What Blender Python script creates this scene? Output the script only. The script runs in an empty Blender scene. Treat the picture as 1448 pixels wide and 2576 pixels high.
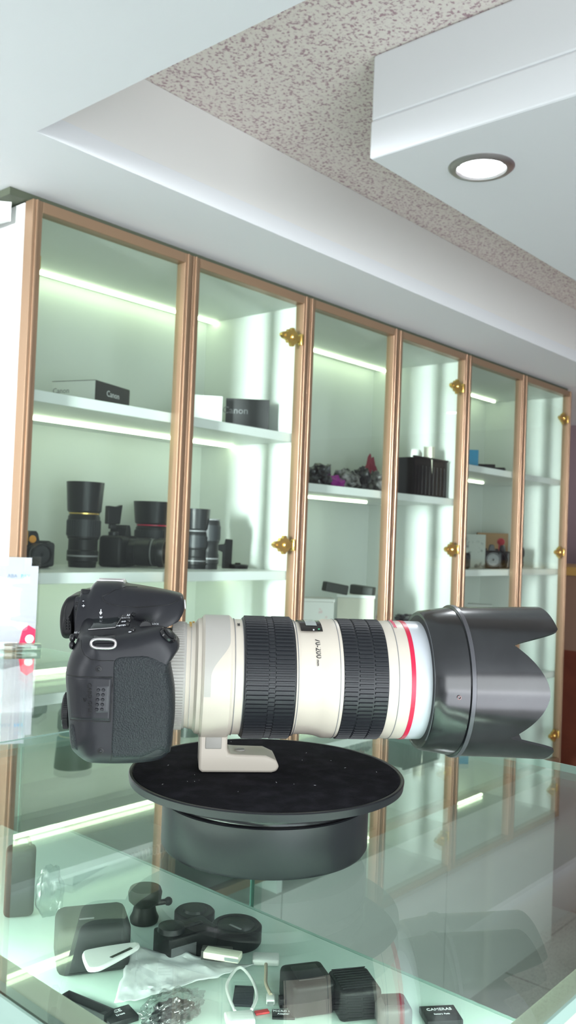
import bpy, bmesh, math, random
from mathutils import Vector, Matrix, noise
from mathutils.bvhtree import BVHTree
random.seed(7)
sc = bpy.context.scene
COL = sc.collection
PI = math.pi

# ---------------------------------------------------------------- viewpoint
EYE = 1.25                      # eye height above the floor
F, CX, CY = 2200.0, 724.0, 1288.0
PITCH, ROLL, YAW = .0272, .0387, .7196
SA, CA = math.sin(YAW), math.cos(YAW)

def ray(px, py):
    x, y = (px-CX)/F, (py-CY)/F
    c, s = math.cos(ROLL), math.sin(ROLL)
    x, y = x*c+y*s, -x*s+y*c
    up = -y
    c, s = math.cos(PITCH), math.sin(PITCH)
    Y, Z = c-up*s, s+up*c
    return Vector((x*SA+Y*CA, -x*CA+Y*SA, Z))
def at_h(px, py, h):            # world point at height h relative to the eye
    r = ray(px, py); p = r*(h/r.z); p.z += EYE; return p
def at_t(px, py, t):
    r = ray(px, py); p = r*(t/r.y); p.z += EYE; return p
def at_s(px, py, s):
    r = ray(px, py); p = r*(s/r.x); p.z += EYE; return p

camd = bpy.data.cameras.new('camera'); cam = bpy.data.objects.new('camera', camd); COL.objects.link(cam)
c0 = ray(CX, CY)
right = (ray(CX+100, CY)-c0).normalized(); up = (c0-ray(CX, CY+100)).normalized(); back = right.cross(up)
M = Matrix((right, up, back)).transposed().to_4x4(); M.translation = (0, 0, EYE)
cam.matrix_world = M
camd.sensor_fit = 'VERTICAL'; camd.sensor_height = 36; camd.lens = F/2576*36
camd.clip_start = .01
camd.dof.use_dof = True; camd.dof.focus_distance = .50; camd.dof.aperture_fstop = 24
sc.camera = cam

# ---------------------------------------------------------------- light and exposure
sc.view_settings.view_transform = 'Standard'; sc.view_settings.look = 'None'
sc.view_settings.gamma = 1; sc.view_settings.use_curve_mapping = False
sc.view_settings.exposure = 0.30
wd = bpy.data.worlds.new('world'); sc.world = wd; wd.use_nodes = True
bg = wd.node_tree.nodes['Background']; bg.inputs[1].default_value = .80
_tc = wd.node_tree.nodes.new('ShaderNodeTexCoord'); _sp = wd.node_tree.nodes.new('ShaderNodeSeparateXYZ'); _cr = wd.node_tree.nodes.new('ShaderNodeValToRGB'); _mr = wd.node_tree.nodes.new('ShaderNodeMath')
_mr.operation = 'MULTIPLY_ADD'; _mr.inputs[1].default_value = .5; _mr.inputs[2].default_value = .5
wd.node_tree.links.new(_tc.outputs['Generated'], _sp.inputs[0]); wd.node_tree.links.new(_sp.outputs['Z'], _mr.inputs[0]); wd.node_tree.links.new(_mr.outputs[0], _cr.inputs[0]); wd.node_tree.links.new(_cr.outputs[0], bg.inputs[0])
_e = _cr.color_ramp.elements; _e[0].position = .30; _e[0].color = (.22, .22, .23, 1); _e[1].position = .74; _e[1].color = (.75, .77, .82, 1)
for _p, _c in ((.44, (.30, .33, .34, 1)), (.50, (.80, .88, .90, 1)), (.58, (.82, .88, .92, 1)), (.65, (.70, .72, .78, 1))): _x = _e.new(_p); _x.color = _c

def area(name, loc, aim, sx, sy, power, col=(1, 1, 1)):
    l = bpy.data.lights.new(name, 'AREA'); l.shape = 'RECTANGLE'; l.size = sx; l.size_y = sy; l.energy = power; l.color = col
    o = bpy.data.objects.new(name, l); COL.objects.link(o); o.location = loc
    o.rotation_euler = (Vector(aim)-Vector(loc)).to_track_quat('-Z', 'Y').to_euler(); return o
area('window_daylight', (-2.3, .28, EYE+.12), (1.387, 1.25, EYE+.05), .30, .8, 6.5, (.93, .97, 1)).data.spread = math.radians(22)
area('shop_front_daylight', (-.7, -2.0, EYE+.05), (.5, .4, EYE-.05), 2.2, 1.1, 31, (.92, .97, 1))
area('ceiling_fill', (-.4, -1.6, EYE-.75), (.9, .8, EYE+.6), 1.6, 1.0, 23, (.88, .92, 1))  # fill lamp added low down, aimed up to brighten the ceiling
area('side_daylight', (-2.2, .75, EYE+.15), (.3, .3, EYE-.05), .7, .7, 9, (.92, .96, 1))

# ---------------------------------------------------------------- materials
def mat(name, col, rough=.5, metal=0, spec=.5, emis=None, estr=0, bump=None, noise_col=None, coat=0):
    m = bpy.data.materials.new(name); m.use_nodes = True
    nt = m.node_tree; b = nt.nodes['Principled BSDF']
    b.inputs['Base Color'].default_value = (*col, 1); b.inputs['Roughness'].default_value = rough
    b.inputs['Metallic'].default_value = metal; b.inputs['Specular IOR Level'].default_value = spec
    b.inputs['Coat Weight'].default_value = coat
    if emis: b.inputs['Emission Color'].default_value = (*emis, 1); b.inputs['Emission Strength'].default_value = estr
    tc = nt.nodes.new('ShaderNodeTexCoord')
    if bump:
        kind, scale, strength, dist = bump
        if kind == 'leather':
            t = nt.nodes.new('ShaderNodeTexVoronoi'); t.inputs['Scale'].default_value = scale; out = t.outputs['Distance']
        else:
            t = nt.nodes.new('ShaderNodeTexNoise'); t.inputs['Scale'].default_value = scale; t.inputs['Detail'].default_value = 4; out = t.outputs['Fac']
        nt.links.new(tc.outputs['Object'], t.inputs['Vector'])
        bp = nt.nodes.new('ShaderNodeBump'); bp.inputs['Strength'].default_value = strength; bp.inputs['Distance'].default_value = dist
        nt.links.new(out, bp.inputs['Height']); nt.links.new(bp.outputs[0], b.inputs['Normal'])
    if noise_col:
        c2, scale, lo, hi = noise_col
        t = nt.nodes.new('ShaderNodeTexNoise'); t.inputs['Scale'].default_value = scale; t.inputs['Detail'].default_value = 5
        nt.links.new(tc.outputs['Object'], t.inputs['Vector'])
        r = nt.nodes.new('ShaderNodeValToRGB'); r.color_ramp.elements[0].position = lo; r.color_ramp.elements[1].position = hi
        r.color_ramp.elements[0].color = (*col, 1); r.color_ramp.elements[1].color = (*c2, 1)
        nt.links.new(t.outputs['Fac'], r.inputs[0]); nt.links.new(r.outputs[0], b.inputs['Base Color'])
    return m

def glass(name, tint, f0=.04, gain=1.0, rough=0.0):
    """clear sheet: Schlick reflection over a tinted clear body"""
    m = bpy.data.materials.new(name); m.use_nodes = True; nt = m.node_tree; nt.nodes.clear(); N = nt.nodes.new; K = nt.links.new
    out = N('ShaderNodeOutputMaterial'); g = N('ShaderNodeNewGeometry')
    d = N('ShaderNodeVectorMath'); d.operation = 'DOT_PRODUCT'; K(g.outputs['Normal'], d.inputs[0]); K(g.outputs['Incoming'], d.inputs[1])
    a = N('ShaderNodeMath'); a.operation = 'ABSOLUTE'; K(d.outputs['Value'], a.inputs[0])
    s = N('ShaderNodeMath'); s.operation = 'SUBTRACT'; s.inputs[0].default_value = 1; K(a.outputs[0], s.inputs[1])
    p = N('ShaderNodeMath'); p.operation = 'POWER'; K(s.outputs[0], p.inputs[0]); p.inputs[1].default_value = 5
    q = N('ShaderNodeMath'); q.operation = 'MULTIPLY_ADD'; K(p.outputs[0], q.inputs[0]); q.inputs[1].default_value = (1-f0)*gain; q.inputs[2].default_value = f0*gain
    q.use_clamp = True
    tr = N('ShaderNodeBsdfTransparent'); tr.inputs[0].default_value = (*tint, 1)
    gl = N('ShaderNodeBsdfGlossy'); gl.inputs['Roughness'].default_value = rough; gl.inputs[0].default_value = (1, 1, 1, 1)
    mx = N('ShaderNodeMixShader'); K(q.outputs[0], mx.inputs[0]); K(tr.outputs[0], mx.inputs[1]); K(gl.outputs[0], mx.inputs[2]); K(mx.outputs[0], out.inputs[0])
    return m

def emit(name, col, st):
    m = bpy.data.materials.new(name); m.use_nodes = True; nt = m.node_tree; nt.nodes.clear()
    o = nt.nodes.new('ShaderNodeOutputMaterial'); e = nt.nodes.new('ShaderNodeEmission'); e.inputs[0].default_value = (*col, 1); e.inputs[1].default_value = st
    nt.links.new(e.outputs[0], o.inputs[0]); return m

def speckle():
    m = mat('speckled_wallpaper', (.8, .76, .7), .7); nt = m.node_tree; b = nt.nodes['Principled BSDF']; N = nt.nodes.new; K = nt.links.new
    tc = N('ShaderNodeTexCoord')
    v = N('ShaderNodeTexNoise'); v.inputs['Scale'].default_value = 215; v.inputs['Detail'].default_value = 1.5; K(tc.outputs['Object'], v.inputs['Vector'])
    r = N('ShaderNodeValToRGB'); e = r.color_ramp.elements; e[0].position = .34; e[0].color = (.46, .31, .34, 1); e[1].position = .47; e[1].color = (.83, .76, .71, 1)
    x = r.color_ramp.elements.new(.62); x.color = (.86, .81, .74, 1); K(v.outputs['Fac'], r.inputs[0])
    v2 = N('ShaderNodeTexNoise'); v2.inputs['Scale'].default_value = 60; K(tc.outputs['Object'], v2.inputs['Vector'])
    mx = N('ShaderNodeMix'); mx.data_type = 'RGBA'; mx.blend_type = 'MULTIPLY'; mx.inputs[0].default_value = .35
    K(r.outputs[0], mx.inputs[6]); K(v2.outputs['Color'], mx.inputs[7]); K(r.outputs[0], b.inputs['Base Color'])
    bp = N('ShaderNodeBump'); bp.inputs['Strength'].default_value = .5; bp.inputs['Distance'].default_value = .002; K(v.outputs['Fac'], bp.inputs['Height']); K(bp.outputs[0], b.inputs['Normal'])
    return m

def tiles():
    m = mat('floor_tile', (.5, .51, .5), .3); nt = m.node_tree; b = nt.nodes['Principled BSDF']; N = nt.nodes.new; K = nt.links.new
    tc = N('ShaderNodeTexCoord'); t = N('ShaderNodeTexBrick'); t.offset = 0; t.inputs['Scale'].default_value = 1
    t.inputs['Brick Width'].default_value = .6; t.inputs['Row Height'].default_value = .6; t.inputs['Mortar Size'].default_value = .004
    t.inputs['Color1'].default_value = (.52, .51, .48, 1); t.inputs['Color2'].default_value = (.49, .48, .46, 1); t.inputs['Mortar'].default_value = (.25, .24, .22, 1)
    K(tc.outputs['Object'], t.inputs['Vector']); K(t.outputs['Color'], b.inputs['Base Color']); return m

m_ceil = mat('ceiling_paint', (.83, .86, .88), .75, bump=('n', 60, .06, .002))
m_white = mat('white_plaster', (.86, .86, .83), .7)
m_lam = mat('white_laminate', (.80, .82, .80), .35)
m_plinth = mat('brown_plinth', (.14, .10, .09), .5)
m_base = mat('grey_base_laminate', (.60, .60, .57), .4)
m_cab = mat('cabinet_interior_laminate', (.72, .75, .71), .45)
m_bronze = mat('bronze_aluminium', (.31, .20, .125), .34, .5, bump=('n', 40, .03, .001))
m_gold = mat('brass', (.72, .5, .16), .25, .9)
m_spk = speckle(); m_tile = tiles()
m_dglass = glass('door_glass', (.93, .97, .95), .04, .45)
m_tglass = glass('counter_glass', (.90, .955, .93), .05, 1.4)
m_pglass = glass('pane_glass', (.90, .96, .93), .04, .8)
m_gedge = mat('green_glass_edge', (.10, .30, .22), .15, 0, .7)
m_gedge2 = mat('pale_glass_edge', (.42, .62, .54), .12, 0, .7)
m_mint = mat('mint_shelf', (.72, .89, .81), .08, 0, .6)
m_led = emit('led_green_white', (.84, 1, .66), 7.5)
m_led2 = emit('led_cool_white', (.85, 1, .90), 85)
m_lamp = emit('lamp_diffuser', (.9, .96, 1), 30)
m_cream = mat('cream_rail', (.80, .78, .62), .4)
m_alu = mat('aluminium', (.62, .66, .66), .3, .8)
m_olive = mat('rubber_channel', (.06, .08, .06), .5)
m_black = mat('black_plastic', (.007, .0072, .008), .42, spec=.28)
m_black2 = mat('satin_black_plastic', (.011, .0115, .013), .33, spec=.35)
m_blackgl = mat('gloss_black', (.01, .01, .012), .12)
m_body = mat('camera_body_charcoal', (.015, .0155, .0195), .36, bump=('n', 2600, .10, .0002), spec=.35)
m_bodyd = mat('camera_body_dark', (.006, .006, .007), .5)
m_leather = mat('grip_rubber', (.017, .021, .024), .50, spec=.3, bump=('leather', 1150, .55, .0005))
m_rub = mat('ring_rubber', (.015, .017, .021), .45)
m_lens = mat('lens_cream_enamel', (.70, .635, .54), .33, 0, .5)
m_lens2 = mat('lens_grey_cream', (.47, .455, .42), .40)
m_silv = mat('lens_front_silver', (.62, .66, .70), .3)
m_red = mat('red_ring', (.65, .01, .06), .3)
m_hood = mat('hood_black', (.006, .0065, .008), .19, 0, .8, noise_col=((.016, .017, .019), 60, .4, .7), bump=('n', 300, .03, .0003))
m_hoodi = mat('hood_flock', (.008, .008, .009), .9)
m_metal = mat('brushed_steel', (.48, .46, .46), .32, .9)
m_lcd = mat('display_glass', (.02, .024, .026), .08, 0, .8)
m_wtxt = mat('white_print', (.85, .87, .9), .5)
m_gtxt = mat('gold_print', (.75, .5, .15), .35, .6)
m_ktxt = mat('black_print', (.03, .03, .03), .5)
m_rtxt = mat('red_print', (.75, .12, .2), .5)
m_gry = mat('grey_print', (.25, .25, .26), .5)
m_felt = mat('black_felt', (.010, .010, .013), .95, 0, .1, noise_col=((.022, .022, .028), 90, .45, .75), bump=('n', 900, .4, .0006))
m_tt = mat('turntable_plastic', (.014, .0148, .018), .34, spec=.32)
m_wp = mat('white_plastic', (.85, .86, .84), .28)
m_paper = mat('white_paper', (.82, .84, .86), .6)
m_ivory = mat('ivory_plastic', (.82, .80, .66), .4)
m_plastic = glass('clear_wrap', (.82, .84, .84), .10, 1.3, .08)
m_poly = glass('acrylic', (.95, .97, .97), .05, .9)

# ---------------------------------------------------------------- helpers
def tag(o, label=None, cat=None, group=None, kind=None):
    if label: o['label'] = label
    if cat: o['category'] = cat
    if group: o['group'] = group
    if kind: o['kind'] = kind
    return o
def thing(name, label, cat, loc=(0, 0, 0), rz=0, group=None):
    o = bpy.data.objects.new(name, None); COL.objects.link(o); o.location = loc; o.rotation_euler = (0, 0, rz); o.empty_display_size = .02
    return tag(o, label, cat, group)
class MB:
    def __init__(s): s.b = bmesh.new()
    def add(s, vs, fs):
        v = [s.b.verts.new(p) for p in vs]
        for f in fs:
            try: s.b.faces.new([v[i] for i in f])
            except ValueError: pass
        return v
    def box(s, x0, x1, y0, y1, z0, z1):
        s.add([(x0,y0,z0),(x1,y0,z0),(x1,y1,z0),(x0,y1,z0),(x0,y0,z1),(x1,y0,z1),(x1,y1,z1),(x0,y1,z1)],
              [(0,3,2,1),(4,5,6,7),(0,1,5,4),(1,2,6,5),(2,3,7,6),(3,0,4,7)]); return s
    def rbox(s, x0, x1, y0, y1, z0, z1, r=.002, seg=3):
        t = bmesh.new(); m2 = MB.__new__(MB); m2.b = t; m2.box(x0, x1, y0, y1, z0, z1)
        bmesh.ops.bevel(t, geom=t.edges[:], offset=r, segments=seg, affect='EDGES', profile=.5)
        s.merge(t); return s
    def merge(s, t, mtx=None):
        t.verts.index_update(); vs = [s.b.verts.new((mtx @ v.co) if mtx else v.co) for v in t.verts]
        for f in t.faces:
            try: s.b.faces.new([vs[v.index] for v in f.verts])
            except ValueError: pass
        t.free(); return s
    def lathe(s, prof, axis='Z', n=96, c=(0, 0, 0), closed=False):
        rings = []
        for (a, r) in prof:
            ring = []
            for i in range(n):
                th = 2*PI*i/n; u, w = r*math.cos(th), r*math.sin(th)
                p = {'Z': (u, w, a), 'X': (a, u, w), 'Y': (u, a, w)}[axis]
                ring.append(s.b.verts.new((p[0]+c[0], p[1]+c[1], p[2]+c[2])))
            rings.append(ring)
        m = len(rings)
        for j in range(m if closed else m-1):
            A, B = rings[j], rings[(j+1) % m]
            for i in range(n): s.b.faces.new((A[i], A[(i+1) % n], B[(i+1) % n], B[i]))
        if not closed:
            if prof[0][1] > 1e-6: s.b.faces.new(rings[0][::-1])
            if prof[-1][1] > 1e-6: s.b.faces.new(rings[-1])
        return s
    def prism(s, poly, d0, d1, axis='Y'):
        """extrude a 2-D outline along an axis"""
        n = len(poly)
        def P(a, b, d): return {'Y': (a, d, b), 'X': (d, a, b), 'Z': (a, b, d)}[axis]
        s.add([P(a, b, d0) for a, b in poly]+[P(a, b, d1) for a, b in poly],
              [tuple(range(n))[::-1], tuple(range(n, 2*n))]+[(i, (i+1) % n, n+(i+1) % n, n+i) for i in range(n)]); return s
    def tube(s, pts, r, n=8, closed=False):
        pts = [Vector(p) for p in pts]; rings = []; m = len(pts); prev = None
        for i, p in enumerate(pts):
            a = pts[(i-1) % m] if closed else pts[max(i-1, 0)]; b = pts[(i+1) % m] if closed else pts[min(i+1, m-1)]
            d = (b-a); d = d.normalized() if d.length > 1e-9 else Vector((0, 0, 1))
            if prev is None: nrm = d.orthogonal().normalized()
            else:
                nrm = prev-d*prev.dot(d); nrm = nrm.normalized() if nrm.length > 1e-9 else d.orthogonal().normalized()
            prev = nrm; bn = d.cross(nrm)
            rings.append([s.b.verts.new(p+(nrm*math.cos(2*PI*k/n)+bn*math.sin(2*PI*k/n))*r) for k in range(n)])
        for j in range(m if closed else m-1):
            A, B = rings[j], rings[(j+1) % m]
            for k in range(n): s.b.faces.new((A[k], A[(k+1) % n], B[(k+1) % n], B[k]))
        if not closed: s.b.faces.new(rings[0][::-1]); s.b.faces.new(rings[-1])
        return s
    def sphere(s, c, r, sc_=(1, 1, 1), n=2):
        t = bmesh.new(); bmesh.ops.create_icosphere(t, subdivisions=n, radius=r)
        for v in t.verts: v.co = Vector((v.co.x*sc_[0]+c[0], v.co.y*sc_[1]+c[1], v.co.z*sc_[2]+c[2]))
        s.merge(t); return s
    def rot(s, mtx):
        for v in s.b.verts: v.co = mtx @ v.co
        return s
    def build(s, name, m, parent=None, smooth=None, bevel=None):
        bmesh.ops.recalc_face_normals(s.b, faces=s.b.faces[:])
        me = bpy.data.meshes.new(name); s.b.to_mesh(me); s.b.free(); me.materials.append(m)
        o = bpy.data.objects.new(name, me); COL.objects.link(o)
        if parent: o.parent = parent
        if smooth is not None:
            for p in me.polygons: p.use_smooth = True
            me.set_sharp_from_angle(angle=math.radians(smooth))
        if bevel:
            md = o.modifiers.new('bevel', 'BEVEL'); md.width = bevel; md.segments = 2; md.limit_method = 'ANGLE'; md.angle_limit = math.radians(40)
        return o
def struct(name, mb, m, **k): return tag(mb.build(name, m, **k), kind='structure')

def text_mb(body, size, ext=.0002, align='CENTER'):
    cu = bpy.data.curves.new('t', 'FONT'); cu.body = body; cu.size = size; cu.extrude = ext; cu.align_x = align; cu.align_y = 'CENTER'; cu.resolution_u = 2
    o = bpy.data.objects.new('t', cu); me = bpy.data.meshes.new_from_object(o)
    t = bmesh.new(); t.from_mesh(me); bpy.data.objects.remove(o); bpy.data.curves.remove(cu); bpy.data.meshes.remove(me)
    m = MB(); m.merge(t); return m
def frame_mtx(o, x, y):
    x = Vector(x).normalized(); y = Vector(y); y = (y-x*y.dot(x)).normalized(); z = x.cross(y)
    m = Matrix((x, y, z)).transposed().to_4x4(); m.translation = Vector(o); return m

# ================================================================ SETTING
H = lambda h: EYE+h
CEIL = .512
struct('floor', MB().box(-3, 4.2, -3, 2.4, -.05, 0), m_tile)
# lowered ceiling around the recessed tray (tray spans s .617.. , t ..1.0)
S_T, T_T, TOP = .617, 1.000, .655; S0_ = .7254
struct('ceiling', MB().box(-3, S_T, -1.2, 2.4, H(CEIL), H(CEIL+.03)).box(S_T, 4.2, T_T, 2.4, H(CEIL), H(CEIL+.03)), m_ceil)
struct('ceiling', MB().box(S_T-.02, 4.2, -1.2, T_T+.02, H(TOP), H(TOP+.03)), m_spk)
struct('gap_shade_strip', MB().box(S0_-.03, S0_+1.99, 1.193, 1.30, H(.5005), H(CEIL-.0003)), mat('gap_shade_green', (.07, .085, .055), .8))  # dark strip painting the shadow in the gap above the cabinets
struct('trim_1', MB().box(S_T, 4.2, T_T, T_T+.02, H(CEIL+.0301), H(TOP-.0005)), m_white)
struct('trim_2', MB().box(S_T-.02, S_T, -1.2, T_T+.02, H(CEIL+.0305), H(TOP-.0005)), m_white)
# hanging box
BX, BT = .938, .700
struct('trim_3', MB().box(BX, 4.2, -1.2, BT, H(CEIL+.0521), H(TOP-.001)), m_ceil, bevel=.003)
struct('trim_4', MB().box(BX-.0006, 4.2, -1.2, BT+.0006, H(CEIL+.000), H(CEIL+.052)), m_ceil, bevel=.003)
struct('wall_back', MB().box(-3, 4.2, 1.60, 1.70, 0, H(.7)), m_white)
m_mauve = mat('mauve_wall', (.33, .24, .27), .7)
struct('wall_right', MB().box(3.55, 3.65, -1.2, 1.6, 0, H(.7)), m_mauve)
# left wall with its window opening
struct('wall_left', MB().box(-2.6, -2.5, -1.2, .05, 0, H(.7)).box(-2.6, -2.5, .52, 1.6, 0, H(.7)).box(-2.6, -2.5, .05, .52, 0, H(-.30)).box(-2.6, -2.5, .05, .52, H(.54), H(.7)), m_white)
struct('window_1', MB().box(-2.57, -2.53, .05, .09, H(-.3), H(.54)).box(-2.57, -2.53, .48, .52, H(-.3), H(.54)).box(-2.57, -2.53, .09, .48, H(-.3), H(-.26)).box(-2.57, -2.53, .09, .48, H(.5), H(.54)), m_bronze)

# recessed downlights in the hanging box
def downlight(s, t, label, power):
    r = thing('ceiling_light', label, 'light', (s, t, H(CEIL)), 0, 'recessed downlights')
    MB().lathe([(-.001, .031), (-.0045, .034), (-.004, .041), (-.001, .0445), (.0, .0445)], n=64, closed=False).build('ring', m_metal, r, 40)
    MB().lathe([(-.0047, .0), (-.0045, .020), (-.003, .0285), (-.0012, .0295)], n=48).build('diffuser', m_lamp, r, 60)
    l = bpy.data.lights.new('downlight_beam', 'SPOT'); l.energy = power; l.spot_size = 2.4; l.spot_blend = .6; l.shadow_soft_size = .03; l.color = (.93, .97, 1)
    lo = bpy.data.objects.new('downlight_beam', l); COL.objects.link(lo); lo.location = (0, 0, -.012); lo.parent = r
downlight(1.047, .592, 'bright round recessed downlight in the underside of the hanging ceiling box', 3.2)
downlight(3.0, .60, 'far downlight, seen only as a white spot mirrored in the counter glass', 3.0)

# ================================================================ WALL CABINETS
S0, W, T0, DEP = .7254, .331, 1.187, .30
ZT, ZB = .501, -.74
m_hingeblk = m_gold
def hinge(x, z, parent, side):
    """ornate brass glass-door hinge; side=-1: leaf reaches towards -s"""
    m = MB(); y = T0-.004
    m.rbox(x-.004, x+.004, y-.006, y+.004, z-.012, z+.012, .0015)
    def q(a): return x+side*a
    prof = [(.003, .007), (.012, .0050), (.016, .011), (.022, .013), (.025, .019), (.032, .019), (.035, .012), (.042, .014), (.046, .008), (.056, .0068), (.060, .004), (.063, .002)]
    poly = [(q(a), z+b) for a, b in prof]+[(q(a), z-b) for a, b in prof[::-1]]
    m.prism(poly, y-.004, y+.003)
    m.lathe([(-.003, 0), (-.003, .004), (0, .006), (.002, .006)], 'Y', 20, (q(.029), y-.005, z))
    m.lathe([(-.002, 0), (-.002, .002), (.002, .0025)], 'Y', 12, (q(.051), y-.004, z))
    m.build('hinge', m_hingeblk, parent, 35)
def door(s0, s1, root, side):
    g = .0008; f = .0175; a, b = s0+g, s1-g; zt, zb = H(ZT-.001), H(ZB+.05); y0, y1 = T0-.010, T0+.012
    m = MB()
    for (x0, x1) in ((a, a+f), (b-f, b)):
        m.box(x0, x1, y0, y1, zb, zt)
        m.box(x0+f*.30, x0+f*.55, y0-.0022, y0, zb, zt)     # raised rib of the profile
    for (z0, z1) in ((zt-f, zt), (zb, zb+f)): m.box(a+f, b-f, y0, y1, z0, z1)
    d = m.build('door', m_bronze, root, bevel=.0012)
    MB().box(a+f, b-f, T0+.001, T0+.005, zb+f, zt-f).build('glass_pane', m_dglass, d)
    hx = (b-f if side > 0 else a+f); 
    for z in (H(.408), H(-.019), H(-.598)):
        if side > 0: hinge(hx, z, d, -1)
        else: MB().rbox(hx, hx+.006, T0-.002, T0+.008, z-.011, z+.011, .001).build('hinge', m_hingeblk, d, 35)
def cabinet(i, label, shelves, leds, left_panel=True):
    s0 = S0+2*W*i; s1 = s0+2*W
    r = thing('display_cabinet', label, 'cabinet', (0, 0, 0), 0, 'glass door wall cabinets')
    th = .008
    MB().box(s0+.0004, s0+th, T0+.0125, T0+DEP, H(ZB), H(ZT-.003)).build('side_panel', m_lam if i == 0 else m_cab, r)
    MB().box(s1-th, s1-.0004, T0+.0125, T0+DEP, H(ZB), H(ZT-.003)).build('side_panel', m_cab, r)
    MB().box(s0+th, s1-th, T0+DEP-.006, T0+DEP, H(ZB), H(ZT-.003)).build('back_panel', m_cab, r)
    MB().box(s0+th, s1-th, T0+.0125, T0+DEP-.006, H(ZT-.018), H(ZT-.003)).build('top_panel', m_cab, r)
    MB().box(s0+.002, s1-.002, T0+.004, T0+DEP, 0, H(ZB)).build('base', m_base, r)
    for zb in shelves:
        MB().box(s0+th, s1-th, T0+.016, T0+DEP-.006, H(zb), H(zb+.018)).build('shelf', m_lam, r, bevel=.001)
    for (zl, tl, a, b) in leds:
        MB().rbox(s0+a, s0+b, tl-.0035, tl+.0035, H(zl-.006), H(zl), .001, 1).build('led_strip', m_led, r)
    door(s0, s0+W, r, -1); door(s0+W, s1, r, 1)
    return r
full = (.010, .652)
cabinet(0, 'left end wall cabinet with white side panel, black cameras standing on its middle shelf', (-.0916, .1961, -.42), ((ZT-.018, 1.450, *full), (.1961, 1.378, *full), (-.0916, 1.378, *full)))
cabinet(1, 'middle wall cabinet holding wrapped bags and a black basket above printed boxes', (.0972, -.318), ((ZT-.018, 1.44, *full), (.0972, 1.335, .19, .44)))
cabinet(2, 'right end wall cabinet with a cardboard box and cameras on its middle shelf', (-.0916, .1961, -.42), ((ZT-.018, 1.43, .40, .62), (.1961, 1.376, .30, .46)))
# broken white board lying on top of the left cabinet
tag(MB().prism([(.66, 1.30), (.69, 1.24), (.715, 1.22), (.705, 1.30), (.71, 1.42), (.66, 1.46)], H(.470), H(.500), 'Z').rot(Matrix.Translation((0, 0, 0))).build('board_offcut', m_lam), 'chipped white board at the top left corner beside the end cabinet', 'board')

# furniture at the far right, beyond the cabinets
m_wood = mat('red_brown_wood', (.20, .055, .03), .35, noise_col=((.12, .03, .02), 8, .3, .7))
m_wood2 = mat('brown_veneer', (.28, .17, .12), .45)
m_gtrim = mat('ochre_trim', (.55, .33, .10), .4)
r = thing('wooden_cupboard', 'brown wooden cupboard with ochre edge strip at the far right end', 'cupboard', (2.95, .95, 0))
MB().box(0, .5, -.5, .55, H(-.36), H(-.10)).build('upper_case', m_wood2, r)
MB().box(0, .5, -.5, .55, 0, H(-.36)).build('body', m_wood, r)
MB().box(-.02, .52, -.52, .57, H(-.10), H(-.07)).build('edge_strip', m_gtrim, r, bevel=.004)
rr = thing('stool', 'beige topped stool in front of the brown cupboard', 'stool', (2.62, .93, 0))
MB().lathe([(.52, 0), (.52, .13), (.55, .14), (.57, .12), (.575, 0)], n=40).build('seat', mat('beige_vinyl', (.55, .42, .33), .5), rr, 40)
for a in range(4):
    th = PI/4+a*PI/2; MB().tube([(.09*math.cos(th), .09*math.sin(th), .52), (.13*math.cos(th), .13*math.sin(th), 0)], .012).build('leg', m_wood, rr, 60)

# ================================================================ COUNTERS
GT = -.179        # top surface of the glass
def counter(s0, s1, t0, t1, label, shelf=None, rails=True):
    r = thing('glass_counter', label, 'counter', (0, 0, 0), 0)
    top = MB().box(s0, s1, t0, t1, H(GT-.006), H(GT)).build('glass_top', m_tglass, r)
    MB().box(s0, s1, t0-.0012, t0, H(GT-.006), H(GT)).box(s0, s1, t1, t1+.0012, H(GT-.006), H(GT)).box(s1, s1+.0012, t0, t1, H(GT-.006), H(GT)).box(s0-.0012, s0, t0, t1, H(GT-.006), H(GT)).build('polished_edge', m_gedge2, top)
    zb = .25
    for n_, (a, b, c, d) in enumerate(((s1-.009, s1-.004, t0+.012, t1-.010), (s0+.014, s1-.010, t1-.009, t1-.004))):
        p = MB().box(a, b, c, d, zb, H(GT-.0065)).build('glass_pane', m_pglass, r)
        if n_ == 0: MB().box(a, b, d, d+.0015, zb, H(GT-.0065)).build('pane_edge', m_gedge, p)
    MB().box(s0, s1, t0, t1, .22, .25).build('deck', mat('deck_laminate', (.60, .61, .58), .35), r)
    MB().box(s0, s1, t0+.01, t1-.01, 0, .22).build('plinth', m_plinth, r)
    if rails:
        MB().rbox(s0+.0125, s0+.0245, t0+.012, t1-.01, H(GT-.022), H(GT-.0065), .0015).build('rail', m_cream, r, 40)
        MB().box(s0+.0080, s0+.0122, t0+.002, t1-.01, H(GT-.020), H(GT-.0065)).build('rail_trim', m_alu, r)
        MB().box(s0+.0035, s0+.0078, t0, t1, H(GT-.022), H(GT-.0075)).build('rubber_seal', m_olive, r)
        MB().box(s0+.0003, s0+.0032, t0, t1, H(GT-.018), H(GT-.0065)).build('outer_trim', m_gedge2, r)
        MB().rbox(s0+.026, s1-.012, t0+.004, t0+.015, H(GT-.020), H(GT-.0065), .0015).build('rail', m_cream, r, 40)
        for a in (t0+.022, t1-.03): MB().box(s0+.010, s0+.022, a, a+.014, zb, H(GT-.023)).build('post', m_cream, r)
        MB().box(s0+.016, s0+.022, t0+.04, t1-.05, H(GT-.0255), H(GT-.0225)).build('led_strip', m_led2, r)
        MB().box(s0+.03, s0+.24, t0+.006, t0+.012, H(GT-.0235), H(GT-.0205)).build('led_strip', m_led2, r)  # second strip, added under this rail to brighten the mint shelf
    return r
ctr = counter(.1875, .700, .142, .647, 'near glass display counter with a mint glass shelf, carrying the turntable')
SH = -.25
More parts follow.
